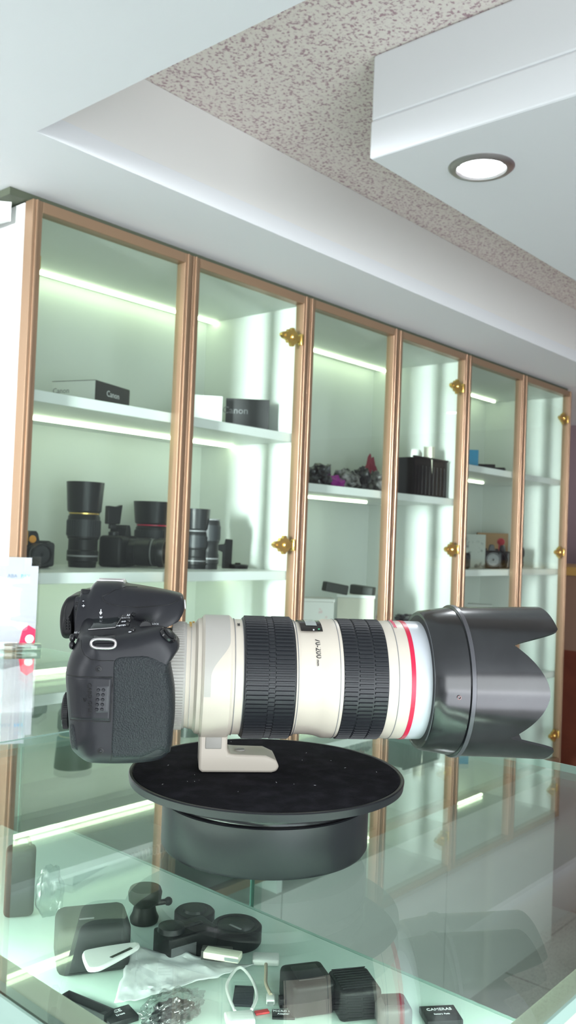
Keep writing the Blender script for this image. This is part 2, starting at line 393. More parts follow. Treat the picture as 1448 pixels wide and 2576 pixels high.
MB().rbox(.214, .436, .160, .632, H(SH-.006), H(SH), .0008, 1).build('glass_shelf', m_mint, ctr)
MB().box(.4362, .4385, .160, .632, H(SH-.006), H(SH-.0002)).build('shelf_edge', m_gedge2, ctr)
ctr2 = counter(.20, .742, .652, 1.16, 'farther glass counter behind the camera, with the payment sign on it', rails=False)
MB().box(.26, .70, .68, 1.14, H(-.44), H(-.434)).build('glass_shelf', m_mint, ctr2)

# ================================================================ PRODUCT FRAME (x along the lens, y away from the viewer)
BETA = math.radians(7)
R_ = Vector((SA, -CA, 0)); FW = Vector((CA, SA, 0))
XA = R_*math.cos(BETA)+FW*math.sin(BETA); YA = -R_*math.sin(BETA)+FW*math.cos(BETA)
O = Vector((.397, .343, -.0842)) ; OW = O+Vector((0, 0, EYE))
ANG = math.atan2(XA.y, XA.x)
EL = Vector((-O.dot(XA), -O.dot(YA), -O.z))     # eye in the local frame
def lray(px, py): r = ray(px, py); return Vector((r.dot(XA), r.dot(YA), r.z))
def L(px, py, y):
    d = lray(px, py); k = (y-EL.y)/d.y; p = EL+d*k; return (p.x, p.z)

# ---------------------------------------------------------------- turntable
TZ = -.0538
tt = thing('turntable', 'black display turntable with a felt top on the near glass counter', 'turntable', OW+XA*(-.011)+YA*(-.006)+Vector((0, 0, GT-O.z)), ANG)
zt = (TZ)-(GT-O.z)
MB().lathe([(0, .0), (0, .0588), (.002, .0600), (.0262, .0600), (.0267, .0594), (.0267, .0)], n=160).build('base', m_tt, tt, 35)
MB().lathe([(.0268, 0), (.0268, .0578), (.0300, .0578), (.0325, .0590), (.0326, 0)], n=160).build('bearing_ring', m_blackgl, tt, 30)
MB().lathe([(.0327, 0), (.0327, .0600), (.0350, .0740), (.0365, .0795), (zt-.0006, .0800), (zt, .0795), (zt, .0782), (zt-.0006, .0778), (zt-.0006, 0)], n=192).build('plate', m_tt, tt, 30)
MB().lathe([(zt-.00055, 0), (zt-.00055, .0776), (zt-.0002, .0774), (zt-.0002, 0)], n=160).build('felt_pad', m_felt, tt, 30)
lint = MB()
for k in range(20):
    a = random.uniform(0, 2*PI); q = .072*math.sqrt(random.random()); c = (q*math.cos(a), q*math.sin(a), zt)
    if random.random() < .4: lint.tube([c, (c[0]+random.uniform(-.0016, .0016), c[1]+random.uniform(-.0016, .0016), zt+.0002)], .00008, 4)
    else: lint.sphere(c, random.uniform(.00008, .00018), n=1)
tag(lint.build('lint', m_wtxt, tt), kind='stuff')

# ---------------------------------------------------------------- camera
dslr = thing('digital_camera', 'black digital single lens reflex camera with a long cream telephoto lens, standing on the turntable', 'camera', OW, ANG)

def dense(poly, n, closed=True):
    P = [Vector((a, b)) for a, b in poly]; m = len(P); segs = []
    # Catmull-Rom smoothing then even resample
    pts = []
    for i in range(m):
        p0, p1, p2, p3 = P[(i-1) % m], P[i], P[(i+1) % m], P[(i+2) % m]
        for k in range(8):
            t = k/8; pts.append(.5*((2*p1)+(p2-p0)*t+(2*p0-5*p1+4*p2-p3)*t*t+(3*p1-p0-3*p2+p3)*t**3))
    L_ = [0]
    for i in range(len(pts)): L_.append(L_[-1]+(pts[(i+1) % len(pts)]-pts[i]).length)
    out = []; j = 0
    for k in range(n):
        d = L_[-1]*k/n
        while L_[j+1] < d: j += 1
        t = (d-L_[j])/max(L_[j+1]-L_[j], 1e-9); out.append(pts[j].lerp(pts[(j+1) % len(pts)], t))
    return out
def puffy(poly, y0, y1, rad, c=None, n=120, mod=None, rings=14):
    """solid between y0 (near) and y1 (far); the near rim is rounded with the radius rad(x,z)"""
    P = dense(poly, n)
    if c is None: c = sum(P, Vector((0, 0)))/n
    c = Vector(c); mb = MB(); secs = []
    # near cap rings from the centre outwards, then the side
    fr = [1-(1-k/rings)**2.2*1.0 for k in range(1, rings+1)]
    def ysurf(p, f):
        R = (p-c).length; d = (1-f)*R; r = rad(p.x, p.y)
        return y0+((r-math.sqrt(max(r*r-(r-d)**2, 0))) if d < r else 0)
    for f in fr:
        secs.append([(c.x+(p.x-c.x)*f, ysurf(p, f), c.y+(p.y-c.y)*f) for p in P])
    ny = 12
    for k in range(1, ny+1):
        y_ = k/ny; secs.append([(p.x, (y0+rad(p.x, p.y))*(1-y_)+y1*y_, p.y) for p in P])
    if mod: secs = [[mod(*q) for q in s] for s in secs]
    cv = mb.b.verts.new(mod(c.x, y0, c.y) if mod else (c.x, y0, c.y))
    R_s = [[mb.b.verts.new(q) for q in s] for s in secs]
    for i in range(n): mb.b.faces.new((cv, R_s[0][i], R_s[0][(i+1) % n]))
    for A, B in zip(R_s, R_s[1:]):
        for i in range(n): mb.b.faces.new((A[i], A[(i+1) % n], B[(i+1) % n], B[i]))
    mb.b.faces.new(R_s[-1]); return mb

def pxs(lst, y): return [L(a, b, y) for a, b in lst]
out_px = [(205,1603),(186,1628),(170,1660),(161,1700),(164,1760),(168,1820),(172,1872),(181,1897),(210,1913),(260,1918),(320,1918),(375,1914),
          (410,1904),(428,1882),(433,1840),(438,1790),(437,1740),(431,1700),(427,1672),(436,1652),(450,1632),(449,1618),(436,1598),(420,1583),(395,1578),(340,1590),(270,1600)]
OUT = pxs(out_px, -.052)
def ss(a, b, x): t = min(max((x-a)/(b-a), 0), 1); return t*t*(3-2*t)
def body_mod(x, y, z):
    # grip recedes to the mount plane towards the middle; top deck rises towards the prism
    xf = -.060 + (-.0205)*ss(-.045, -.024, y)
    if x > xf-.004: x = xf-.004+ (x-(xf-.004))*.12 if x > xf else x
    if z > .012: z += ss(-.054, -.018, y)*.010*ss(.012, .028, z)
    b = ss(-.052, -.030, y); zc = .0350-max(0, x+.092)*.35
    if z > zc: z = z*(1-b)+zc*b
    return (x, y, z)
def rad_body(x, z):
    r = .007
    if x < -.108: r = .007+.009*ss(-.108, -.118, x)
    if z > .02: r = max(r, .009)
    return r
body = puffy(OUT, -.0600, .052, rad_body, (-.093, -.006), 150, body_mod)
bmesh.ops.recalc_face_normals(body.b, faces=body.b.faces[:]); body.b.normal_update(); bm_ref = body.b.copy()
body.build('body', m_body, dslr, 50)
# prism and flash housing
PR = [(205,1600),(203,1540),(206,1490),(226,1481),(240,1465),(252,1461),(305,1462),(318,1470),(350,1475),(400,1483),(442,1492),(459,1499),(463,1515),(461,1530),(440,1546),(418,1562),(380,1585),(300,1602)]
PRL = pxs(PR, -.006)
pr = MB(); Pn = dense(PRL, 120); secs = []
for y, kz, kx in [(-.0312,.03,.60),(-.0298,.30,.86),(-.0280,.50,.95),(-.0245,.74,.985),(-.0205,.90,1),(-.016,.97,1),(-.010,1,1),(.010,1,1),(.0205,.90,1),(.0280,.5,.95),(.0312,.03,.6)]:
    zb = .026
    secs.append([pr.b.verts.new((-.122+(p.x+.122)*kx, y*(1-.32*ss(-.095, -.072, p.x)), zb+(p.y-zb)*kz if p.y > zb else p.y*.6+zb*.4)) for p in Pn])
for A, B in zip(secs, secs[1:]):
    for i in range(120): pr.b.faces.new((A[i], A[(i+1) % 120], B[(i+1) % 120], B[i]))
pr.b.faces.new(secs[0][::-1]); pr.b.faces.new(secs[-1])
bmesh.ops.recalc_face_normals(pr.b, faces=pr.b.faces[:]); pr.b.normal_update(); pr_ref = pr.b.copy()
prism = pr.build('flash_housing', m_body, dslr, 50)
bm_ref.normal_update(); pr_ref.normal_update()
TREES = [BVHTree.FromBMesh(bm_ref), BVHTree.FromBMesh(pr_ref)]
def hit(px, py, off=0.0, tree=None):
    best = None
    for i, t in enumerate(TREES):
        if tree is not None and i != tree: continue
        q = t.ray_cast(EL, lray(px, py).normalized())
        if q[0] is not None and (best is None or q[3] < best[3]): best = q
    if best is None: return None
    nrm = best[1]
    if nrm.dot(lray(px, py)) > 0: nrm = -nrm
    return best[0]+nrm*off, nrm
def seam(name, pts, parent, r=.00028, m=None, tree=None, step=6):
    P = []
    for (a, b), (c, d) in zip(pts, pts[1:]):
        n = max(2, int(math.hypot(c-a, d-b)/step))
        for k in range(n): 
            q = hit(a+(c-a)*k/n, b+(d-b)*k/n, -.00005, tree)
            if q: P.append(q[0])
    q = hit(*pts[-1], -.00005, tree)
    if q: P.append(q[0])
    return MB().tube(P, r, 6).build(name, m or m_bodyd, parent, 60)
def patch(quad, nx, ny, off, m, name, parent, tree=None, smooth=60, curve=None):
    """panel laid on the camera surface; quad = corner pixels TL,TR,BR,BL"""
    mb = MB(); g = []
    for j in range(ny+1):
        row = []
        for i in range(nx+1):
            u, v = i/nx, j/ny
            a = [quad[0][k]*(1-u)+quad[1][k]*u for k in (0, 1)]; b = [quad[3][k]*(1-u)+quad[2][k]*u for k in (0, 1)]
            p = [a[k]*(1-v)+b[k]*v for k in (0, 1)]
            if curve: p = curve(u, v, p)
            edge = i in (0, nx) or j in (0, ny)
            q = hit(p[0], p[1], -.0004 if edge else off, tree)
            row.append(mb.b.verts.new(q[0]) if q else None)
        g.append(row)
    for j in range(ny):
        for i in range(nx):
            f = [g[j][i], g[j][i+1], g[j+1][i+1], g[j+1][i]]
            f = [v for v in f if v]
            if len(f) >= 3: mb.b.faces.new(f)
    for v in [v for v in mb.b.verts if not v.link_faces]: mb.b.verts.remove(v)
    return mb.build(name, m, parent, smooth)
def blob(px, py, r, hgt, m, name, parent, n=16, tree=None, sink=.0005, prof=None):
    """small round button standing on the surface"""
    q = hit(px, py, 0, tree)
    if not q: return None
    nrm = q[1]; mt = nrm.to_track_quat('Z', 'Y').to_matrix().to_4x4(); mt.translation = q[0]-nrm*sink
    prof = prof or [(0, r), (hgt*.7+sink, r), (hgt+sink, r*.75), (hgt+sink, 0)]
    return MB().lathe(prof, n=n).rot(mt).build(name, m, parent, 50)
# leather grip
gp = pxs([(288,1662),(300,1648),(330,1645),(400,1642),(427,1650),(426,1672),(431,1700),(437,1740),(438,1790),(433,1840),(428,1880),(418,1892),(360,1895),(296,1896),(283,1888),(285,1800),(287,1720)], -.052)
gp = [(x+(.0004 if x > -.075 else 0), z) for x, z in gp]
puffy(gp, -.0606, -.020, lambda x, z: .0015+.0055*ss(-.085, -.070, x), None, 110, lambda x, y, z: (min(x, -.0598+(-.0205)*ss(-.045, -.024, y)+.0004), y, z)).build('grip', m_leather, dslr, 60)
# card door with its finger recess, ridges and lettering
door_ = patch([(166,1698),(282,1704),(277,1815),(176,1811)], 30, 24, .00045, m_body, 'card_door', dslr, 0)
for pts in ([(163,1697),(200,1703),(283,1704)], [(283,1704),(278,1816)], [(278,1816),(200,1814),(177,1810)]): seam('groove', pts, door_, .00035)
rec = patch([(241,1723),(279,1721),(276,1795),(237,1797)], 8, 14, .00075, mat('finger_recess', (.045, .046, .052), .5), 'finger_pad', door_, 0)
for j in range(5):
    for i in range(2): blob(248+i*12.5-j*1.0, 1735+j*12.2, .00085, .0016, m_body, 'ridge', door_, 12, 0)
def word(body, px, py, size, m, parent, vertical=True, off=.0006, tree=None, name='lettering', tilt=0):
    q = hit(px, py, off, tree)
    if not q: return
    n = q[1]
    if vertical: up_ = Vector((1, 0, .05)); rt = up_.cross(n).normalized()*1
    else: rt = Vector((1, 0, 0)); up_ = n.cross(rt)
    if vertical:
        up2 = (up_-n*up_.dot(n)).normalized(); rt = up2.cross(n).normalized()
    else:
        rt = (rt-n*rt.dot(n)).normalized(); up2 = n.cross(rt)
    mt = Matrix((rt, up2, n)).transposed().to_4x4(); mt.translation = q[0]
    text_mb(body, size, .0001).rot(mt).build(name, m, parent)
word('CARD OPEN', 226, 1759, .0030, m_bodyd, door_, off=.0007)
word('>', 213, 1760, .0038, m_bodyd, door_, off=.0007)
# screws
for (a, b) in ((248, 1683), (253, 1889)):
    s_ = blob(a, b, .0016, .0004, m_bodyd, 'screw', dslr, 20, 0)
    blob(a, b, .0009, .0007, m_body, 'screw_head', s_, 6, 0)
# panel lines
seam('panel_line', [(204,1610),(204,1630),(212,1648),(228,1659),(250,1662),(286,1662)], dslr, .00022)
seam('panel_line', [(282,1892),(277,1915)], dslr, .0003)
seam('panel_line', [(430,1880),(405,1900),(350,1908)], dslr, .0002)
# thumb pad at the back edge
patch([(176,1818),(184,1820),(197,1890),(180,1884)], 8, 14, .0005, m_leather, 'thumb_pad', dslr, 0)
# flash lid seams
seam('lid_seam', [(257,1500),(260,1509),(270,1518),(295,1524),(345,1528),(385,1525),(425,1521),(444,1512),(457,1499)], prism, .0003, tree=1)
seam('lid_seam', [(257,1500),(275,1492),(290,1483),(318,1476),(345,1477)], prism, .0003, tree=1)
# hot shoe
hz = .0538
MB().rbox(-.1135, -.0975, -.0085, .0085, hz-.001, hz+.0004, .0004, 1).box(-.1135, -.0985, -.0090, -.0070, hz+.0004, hz+.0012).box(-.1135, -.0985, .0070, .0090, hz+.0004, hz+.0012).build('hot_shoe', m_metal, dslr, 30)
# eyecup
eye = pxs([(152,1590),(150,1560),(154,1530),(166,1507),(180,1499),(197,1498),(193,1512),(188,1535),(184,1600),(177,1606),(160,1605)], -.018)
ec = puffy(eye, -.0210, .0210, lambda x, z: .004, None, 90).build('eyecup', m_black, dslr, 50)
for j in range(4):
    for i in range(2):
        x, z = L(165.5+i*8, 1560.5+j*7.2, -.0212); MB().sphere((x, -.0210, z), .00065, n=1).build('grip_dot', m_bodyd, ec, 60)
# viewfinder block and dioptre wheel
vx = pxs([(188,1508),(215,1503),(240,1512),(232,1560),(205,1600),(190,1598)], -.017)
puffy(vx, -.0225, .0225, lambda x, z: .003, None, 60).build('viewfinder_block', m_body, dslr, 50)
dx, dz = L(196, 1526, -.023)
dw = MB().lathe([(-.0005, .0), (-.0005, .0034), (.0022, .0034), (.0022, 0)], 'X', 28, (dx-.001, -.0205, dz))
for k in range(22):
    th = 2*PI*k/22; dw.box(dx-.0013, dx+.0010, -.0207+.0034*math.cos(th)-.0002, -.0203+.0034*math.cos(th)+.0002, dz+.0034*math.sin(th)-.0002, dz+.0034*math.sin(th)+.0002)
dw.build('dioptre_wheel', m_black2, dslr, 30)
kx, kz = L(222, 1494, -.016)
MB().lathe([(kz-.0028, .0045), (kz+.0020, .0045), (kz+.0026, .0040), (kz+.0026, 0)], n=32, c=(kx, -.014, 0)).build('mode_knob', m_black2, dslr, 40)
# information display
lq = [(234,1556),(309,1548),(290,1580),(222,1585)]
lc = patch(lq, 10, 6, .0004, m_lcd, 'information_display', dslr)
def fr_(a, b): return hit(a, b, .0004)
pts = [p for p in (fr_(*q) for q in ((309,1548),(300,1564),(290,1580),(256,1583),(222,1585))) if p]
if len(pts) > 2: MB().tube([p[0] for p in pts], .00022, 6).build('display_bezel', m_metal, lc, 60)
# top buttons
for n_, (a, b) in enumerate(((335,1546),(330,1555),(325,1563.5),(321,1573),(334,1585))):
    bt = blob(a, b, .0012 if n_ < 4 else .0015, .0012, m_blackgl, 'button', dslr, 16)
for (t_, a, b) in (('AF', 322, 1548), ('DRIVE', 316, 1557), ('ISO', 311, 1566), ('METER', 305, 1576)):
    word(t_, a, b, .0017, m_wtxt, dslr, False)
word('o', 327, 1592, .0030, m_wtxt, dslr, False); word('+', 327, 1592, .0035, m_wtxt, dslr, False)
word('o', 253.5, 1541, .0032, m_wtxt, dslr, False); word('I', 253.5, 1541, .0045, m_wtxt, dslr, False); word('w', 254, 1553, .0024, m_wtxt, dslr, False)
word('+', 210, 1526, .0032, m_wtxt, dslr, False); word('-', 210, 1513, .0032, m_wtxt, dslr, False)
word('Q', 178, 1636, .0024, mat('blue_print', (.35, .5, .75), .5), dslr, False)
word('AF-ON', 198, 1592, .0016, m_wtxt, dslr, False)
word('LOCK', 391, 1570, .0014, m_wtxt, dslr, False)
# main dial
q = hit(367, 1573)
dm = q[0]; d_ = MB().lathe([(-.0018, .0), (-.0018, .0034), (.0018, .0034), (.0018, 0)], 'Y', 24, (dm.x, dm.y, dm.z-.0012))
for k in range(20):
    th = 2*PI*k/20
    for yy in (-.0012, 0, .0012): d_.sphere((dm.x+.0034*math.cos(th), dm.y+yy, dm.z-.0012+.0034*math.sin(th)), .00045, n=1)
d_.build('main_dial', m_black2, dslr, 50)
# shutter button
q = hit(424, 1596)
if q:
    n = Vector((.62, -.30, .72)).normalized(); mt = n.to_track_quat('Z', 'Y').to_matrix().to_4x4(); mt.translation = q[0]
    MB().lathe([(-.0010, .0050), (.0004, .0050), (.0008, .0044), (.0004, .0038), (.0004, 0)], n=32).rot(mt).build('shutter_collar', m_blackgl, dslr, 50)
    MB().lathe([(.0, .0034), (.0010, .0034), (.0016, .0026), (.0017, 0)], n=32).rot(mt).build('shutter_button', m_black2, dslr, 50)
# rear buttons
for (a, b) in ((181, 1606), (180, 1624)):
    x, z = L(a, b, -.046); MB().sphere((x, -.044, z), .0024, (.7, 1, 1), 2).build('rear_button', m_blackgl, dslr, 60)
# quick control dial on the back
x, z = L(166, 1787, -.030)
qd = MB().lathe([(0, .0), (0, .0085), (-.0012, .0095), (-.0035, .0095), (-.0045, .0085), (-.0045, 0)], 'X', 64, (x+.003, -.030, z))
for k in range(60):
    th = 2*PI*k/60; a, b = .0096*math.cos(th), .0096*math.sin(th); qd.box(x-.0008, x+.0018, -.030+a-.0002, -.030+a+.0002, z+b-.0002, z+b+.0002)
qd.build('quick_dial', m_black2, dslr, 30)
# strap lug: dark recess and steel ring
lug = patch([(228,1595),(298,1590),(300,1628),(232,1632)], 6, 4, .0003, m_blackgl, 'lug_recess', dslr)
a1 = hit(261, 1618)
if a1:
    ctr_ = a1[0]; P = []
    hw, hh = .0062, .0024
    for k in range(40):
        th = 2*PI*k/40; c_, s_ = math.cos(th), math.sin(th)
        P.append((ctr_.x+hw*math.copysign(abs(c_)**.6, c_), ctr_.y-.0022, ctr_.z+hh*math.copysign(abs(s_)**.75, s_)))
    MB().tube(P, .0008, 10, True).build('strap_lug', m_metal, dslr, 60)
# maker's name on the front of the flash housing
tm = text_mb('Canon', .0078, .0003); fx, fz = L(460, 1519, 0)
tm.rot(frame_mtx((fx+.0012, 0, fz), (0, 1, 0), (-.1, 0, 1))); tm.build('lettering', m_wtxt, prism)

# ---------------------------------------------------------------- lens
lens = MB().lathe([(-.082, .027), (-.0700, .0275), (-.0690, .0295), (-.0600, .0300), (-.0560, .0310), (-.0545, .0332), (-.0520, .0338), (-.0345, .0338),
    (-.0335, .0335), (-.0280, .0335), (-.0270, .0338), (-.0022, .0340), (.0008, .0340), (.0020, .0336), (.0030, .0330), (.0120, .0330), (.0165, .0338), (.0200, .0350), (.0262, .0350),
    (.0280, .0345), (.0535, .0345), (.0550, .0348), (.0600, .0350), (.0665, .0350)], 'X', 160)
lens_o = lens.build('lens_barrel', m_lens, dslr, 30); lens_o['label'] = 'cream enamelled lens barrel'
def lring(name, prof, m, n=160, par=None): return MB().lathe(prof, 'X', n).build(name, m, par or lens_o, 35)
lring('front_ring', [(.0690, .033), (.0690, .0351), (.0800, .0351), (.0800, .033)], m_silv)
lring('red_ring', [(.0665, .033), (.0665, .0353), (.0690, .0353), (.0690, .033)], m_red)
for xx, rr_ in ((-.0338, .0340), (-.0290, .0337), (.0018, .0340), (.0255, .0352), (.0592, .0352), (-.0585, .0306)):
    lring('groove', [(xx, rr_-.001), (xx, rr_), (xx+.0004, rr_), (xx+.0004, rr_-.001)], m_gry if xx > -.05 else m_lens2)
rg = MB().lathe([(-.0695, .028), (-.0695, .0305), (-.0610, .0308), (-.0605, .028)], 'X', 120)
for k in range(110):
    th = 2*PI*k/110; t = bmesh.new(); m2 = MB.__new__(MB); m2.b = t; m2.box(-.0692, -.0622, -.0004, .0004, .0303, .0313)
    rg.merge(t, Matrix.Rotation(th, 4, 'X'))
rg.build('mount_ring', m_lens2, lens_o, 40)
def ribbed(name, x0, x1, r0, n, cols, gap):
    m = MB().lathe([(x0, r0-.002), (x0, r0-.0002), (x0+.0006, r0+.0003), (x1-.0006, r0+.0003), (x1, r0-.0002), (x1, r0-.002)], 'X', 176)
    for k in range(n):
        for j, (a, b, sh, hgt) in enumerate(cols):
            t = bmesh.new(); m2 = MB.__new__(MB); m2.b = t; w = .00072
            m2.add([(a, -w, r0), (b, -w, r0), (b, w, r0), (a, w, r0), (a+.0003, -w*.55, r0+hgt), (b-.0003, -w*.55, r0+hgt), (b-.0003, w*.55, r0+hgt), (a+.0003, w*.55, r0+hgt)],
                   [(0,3,2,1),(4,5,6,7),(0,1,5,4),(1,2,6,5),(2,3,7,6),(3,0,4,7)])
            m.merge(t, Matrix.Rotation(2*PI*(k+sh)/n, 4, 'X'))
    return m.build(name, m_rub, lens_o, 35)
ribbed('zoom_ring', -.0285, .0008, .0346, 84, [(-.0275, -.0150, 0, .0012), (-.0150, -.0112, .5, .0009), (-.0112, -.0002, 0, .0012)], 0)
ribbed('focus_ring', .0272, .0540, .0344, 84, [(.0280, .0358, 0, .0011), (.0364, .0448, .35, .0011), (.0454, .0532, 0, .0011)], 0)
# tripod collar and foot
col_ = MB().lathe([(-.0520, .033), (-.0520, .0346), (-.0508, .0356), (-.0362, .0356), (-.0350, .0346), (-.0350, .033)], 'X', 160).build('tripod_collar', m_lens, lens_o, 35)
# grey casting stripe of the collar
g_ = MB(); rows = []
for j in range(41):
    th = math.radians(100-110*j/40); w = ss(30, 2, math.degrees(th)); xr = -.0365 if th > math.radians(42) else -.0365-.0105*ss(42, 8, math.degrees(th))
    rows.append([g_.b.verts.new((x, -.03572*math.cos(th), .03572*math.sin(th))) for x in [(-.0507)*(1-k/8)+xr*k/8 for k in range(9)]])
for A, B in zip(rows, rows[1:]):
    for k in range(8): g_.b.faces.new((A[k], A[k+1], B[k+1], B[k]))
g_.build('collar_panel', mat('collar_grey', (.50, .48, .44), .4), col_, 60)
stem = [(-.0515, -.020), (-.0352, -.020), (-.0352, -.0400), (-.0345, -.0430), (-.030, -.0434), (-.0125, -.0438), (-.0065, -.0465), (-.0045, -.0500), (-.0060, -.0528), (-.0090, -.0536), (-.0490, -.0536), (-.0512, -.0522)]
ft = MB().prism(stem, -.0125, .0125); foot = ft.build('tripod_foot', m_lens, col_, 30, bevel=.0014)
MB().lathe([(-.0003, 0), (-.0003, .0030), (.0003, .0030), (.0003, .0026), (.0, .0026), (0, 0)], 'Z', 24, (-.0270, 0, -.0432)).build('foot_screw', m_lens2, foot, 30)
MB().rbox(-.0480, -.0385, -.01285, -.0120, -.0400, -.0330, .0006).build('stem_recess', mat('collar_grey_recess', (.44, .43, .39), .5), foot, 30)
# distance window and lettering
def cpatch(x0, x1, a0, a1, r, m, name, par, n=16):
    g = MB(); rows = []
    for j in range(n+1):
        th = math.radians(a0+(a1-a0)*j/n); rows.append([g.b.verts.new((x, -r*math.cos(th), r*math.sin(th))) for x in (x0, (x0+x1)/2, x1)])
    for A, B in zip(rows, rows[1:]):
        for k in range(2): g.b.faces.new((A[k], A[k+1], B[k+1], B[k]))
    return g.build(name, m, par, 60)
wn = cpatch(.0045, .0185, 60, 118, .0341, m_blackgl, 'distance_window', lens_o)
wn2 = cpatch(.0080, .0145, 70, 110, .0343, mat('window_scale', (.45, .5, .48), .2), 'scale', wn)
def ctext(body, size, x, a0, r, m, par, along=True):
    t = text_mb(body, size, .0001, 'LEFT')
    for v in t.b.verts:
        u, w, e = v.co; th = math.radians(a0)-u/r; R = r+.0003+e; v.co = (x+w, -R*math.cos(th), R*math.sin(th))
    return t.build('lettering', m, par)
ctext('70-200', .0046, .0135, 50, .0331, m_ktxt, lens_o); ctext('mm', .0024, .0130, 26.5, .0331, m_ktxt, lens_o)
ctext('200', .0022, -.0315, 72, .0337, m_ktxt, lens_o); ctext('ft', .0018, .0150, 63, .0344, mat('green_print', (.1, .6, .3), .5), wn); ctext('m', .0018, .0120, 62, .0344, m_wtxt, wn)
ctext('ULTRASONIC', .0026, .0610, 92, .0351, m_rtxt, lens_o)
ctext('CANON ZOOM LENS EF', .0020, -.0590, 112, .0309, m_gtxt, lens_o); ctext('70-200mm 1:2.8', .0018, -.0572, 108, .0311, m_gtxt, lens_o)
# hood with two long and two short petals
def xend(deg):
    d = abs((deg+180) % 360-180)
    if d > 90: d = 180-d
    if d <= 36: return .1255+.0185*(1-(d/36)**1.75)
    return .1255+.0290*min(1, ss(0, 1, (d-36)/15)**.75) - .004*ss(62, 90, d)*0
def rout(x):
    pts = [(.0785, .0405), (.0800, .0415), (.0950, .0438), (.0980, .0440), (.0984, .0452), (.1010, .0453), (.1014, .0446), (.1300, .0452), (.156, .0462)]
    for (a, b), (c, d) in zip(pts, pts[1:]):
        if x <= c: return b+(d-b)*(x-a)/(c-a)
    return pts[-1][1]
hm = MB(); NT, NX = 360, 26; outer, inner = [], []
fix = [.0785, .0800, .0860, .0950, .0980, .0984, .1010, .1014]
for i in range(NT):
    dg = 360*i/NT; th = math.radians(dg); xe = xend(dg); c_, s_ = -math.cos(th), math.sin(th)
    xs = fix+[.1014+(xe-.1014)*k/(NX-8) for k in range(1, NX-7)]
    outer.append([hm.b.verts.new((x, rout(x)*c_, rout(x)*s_)) for x in xs])
    inner.append([hm.b.verts.new((x+(.0002 if k == 0 else 0), (min(rout(x), .0462)-.0018)*c_, (min(rout(x), .0462)-.0018)*s_)) for k, x in enumerate(xs)])
for i in range(NT):
    j = (i+1) % NT; n = len(outer[0])
    for k in range(n-1):
        hm.b.faces.new((outer[i][k], outer[j][k], outer[j][k+1], outer[i][k+1])); hm.b.faces.new((inner[i][k+1], inner[j][k+1], inner[j][k], inner[i][k]))
    hm.b.faces.new((outer[i][-1], outer[j][-1], inner[j][-1], inner[i][-1])); hm.b.faces.new((outer[i][0], inner[i][0], inner[j][0], outer[j][0]))
hood = hm.build('lens_hood', m_hood, lens_o, 35)
MB().lathe([(.0787, .0345), (.0787, .0400), (.0830, .0412), (.0830, .0345)], 'X', 128).build('bayonet_ring', m_black, hood, 35)
MB().lathe([(.0825, 0), (.0825, .0335), (.0845, .0335), (.0845, 0)], 'X', 96).build('front_glass', m_blackgl, lens_o, 35)
lring('hood_band', [(.0985, .0445), (.0985, .0456), (.1008, .0457), (.1008, .0445)], mat('hood_band', (.10, .10, .11), .3, .3), par=hood)
md_ = MB(); rr_ = .0441
for k in range(24):
    th = 2*PI*k/24; md_.sphere((.0915+.0010*math.cos(th), -rr_*math.cos(-.06+.0010/rr_*math.sin(th)*1.0), rr_*math.sin(-.06+.0010/rr_*math.sin(th))), .00022, n=1)
md_.build('index_mark', mat('mark_pink', (.5, .3, .3), .5), hood, 60)

# ================================================================ SIGN
sp = at_h(48, 1636, GT); 
vdir = Vector((sp.x, sp.y, 0)).normalized(); sang = math.atan2(vdir.y, vdir.x)-PI/2
sg = thing('payment_sign', 'white payment card in a clear acrylic stand on the farther counter, red corner mark', 'sign', (sp.x, sp.y, H(GT)), sang+math.radians(3))
k_ = vdir.dot(Vector((sp.x, sp.y, 0)))/F
w0, w1, hh_ = -62*k_, 36*k_, 216*k_
MB().rbox(w0-.004, w1+.008, -.018, .024, .0002, .0100, .0015, 2).build('stand_base', glass('acrylic_block', (.80, .88, .86), .08, 1.2), sg, 30)
MB().rbox(w0-.001, w1+.003, -.0022, -.0004, .0102, hh_+.006, .0006, 1).build('acrylic_plate', m_poly, sg, 30)
cd = MB().box(w0+.002, w1, 0, .0010, .0105, hh_-.008).box(-.020, .012, 0, .0010, hh_-.008, hh_+.004).build('card', mat('sign_card', (.36, .35, .37), .6), sg)
def stext(b, s, x, z, m):
    text_mb(b, s, .0001).rot(frame_mtx((x, -.0003, z), (1, 0, 0), (0, 0, 1))).build('lettering', m, cd)
stext('ABA', .0072, -.014, hh_-.023, mat('slate_print', (.14, .20, .28), .5)); stext('PAY', .0072, .004, hh_-.023, mat('cyan_print', (.03, .30, .55), .5))
MB().prism([(w1-.0005, .030), (w1-.010, .036), (w1-.018, .030), (w1-.022, .0107), (w1-.0005, .0107)], -.0006, -.0001).build('red_corner', m_red, cd)
MB().lathe([(-.0004, 0), (-.0004, .0060), (0, .0060), (0, 0)], 'Y', 24, (w1-.008, -.0008, .0165)).build('corner_disc', m_wp, cd)

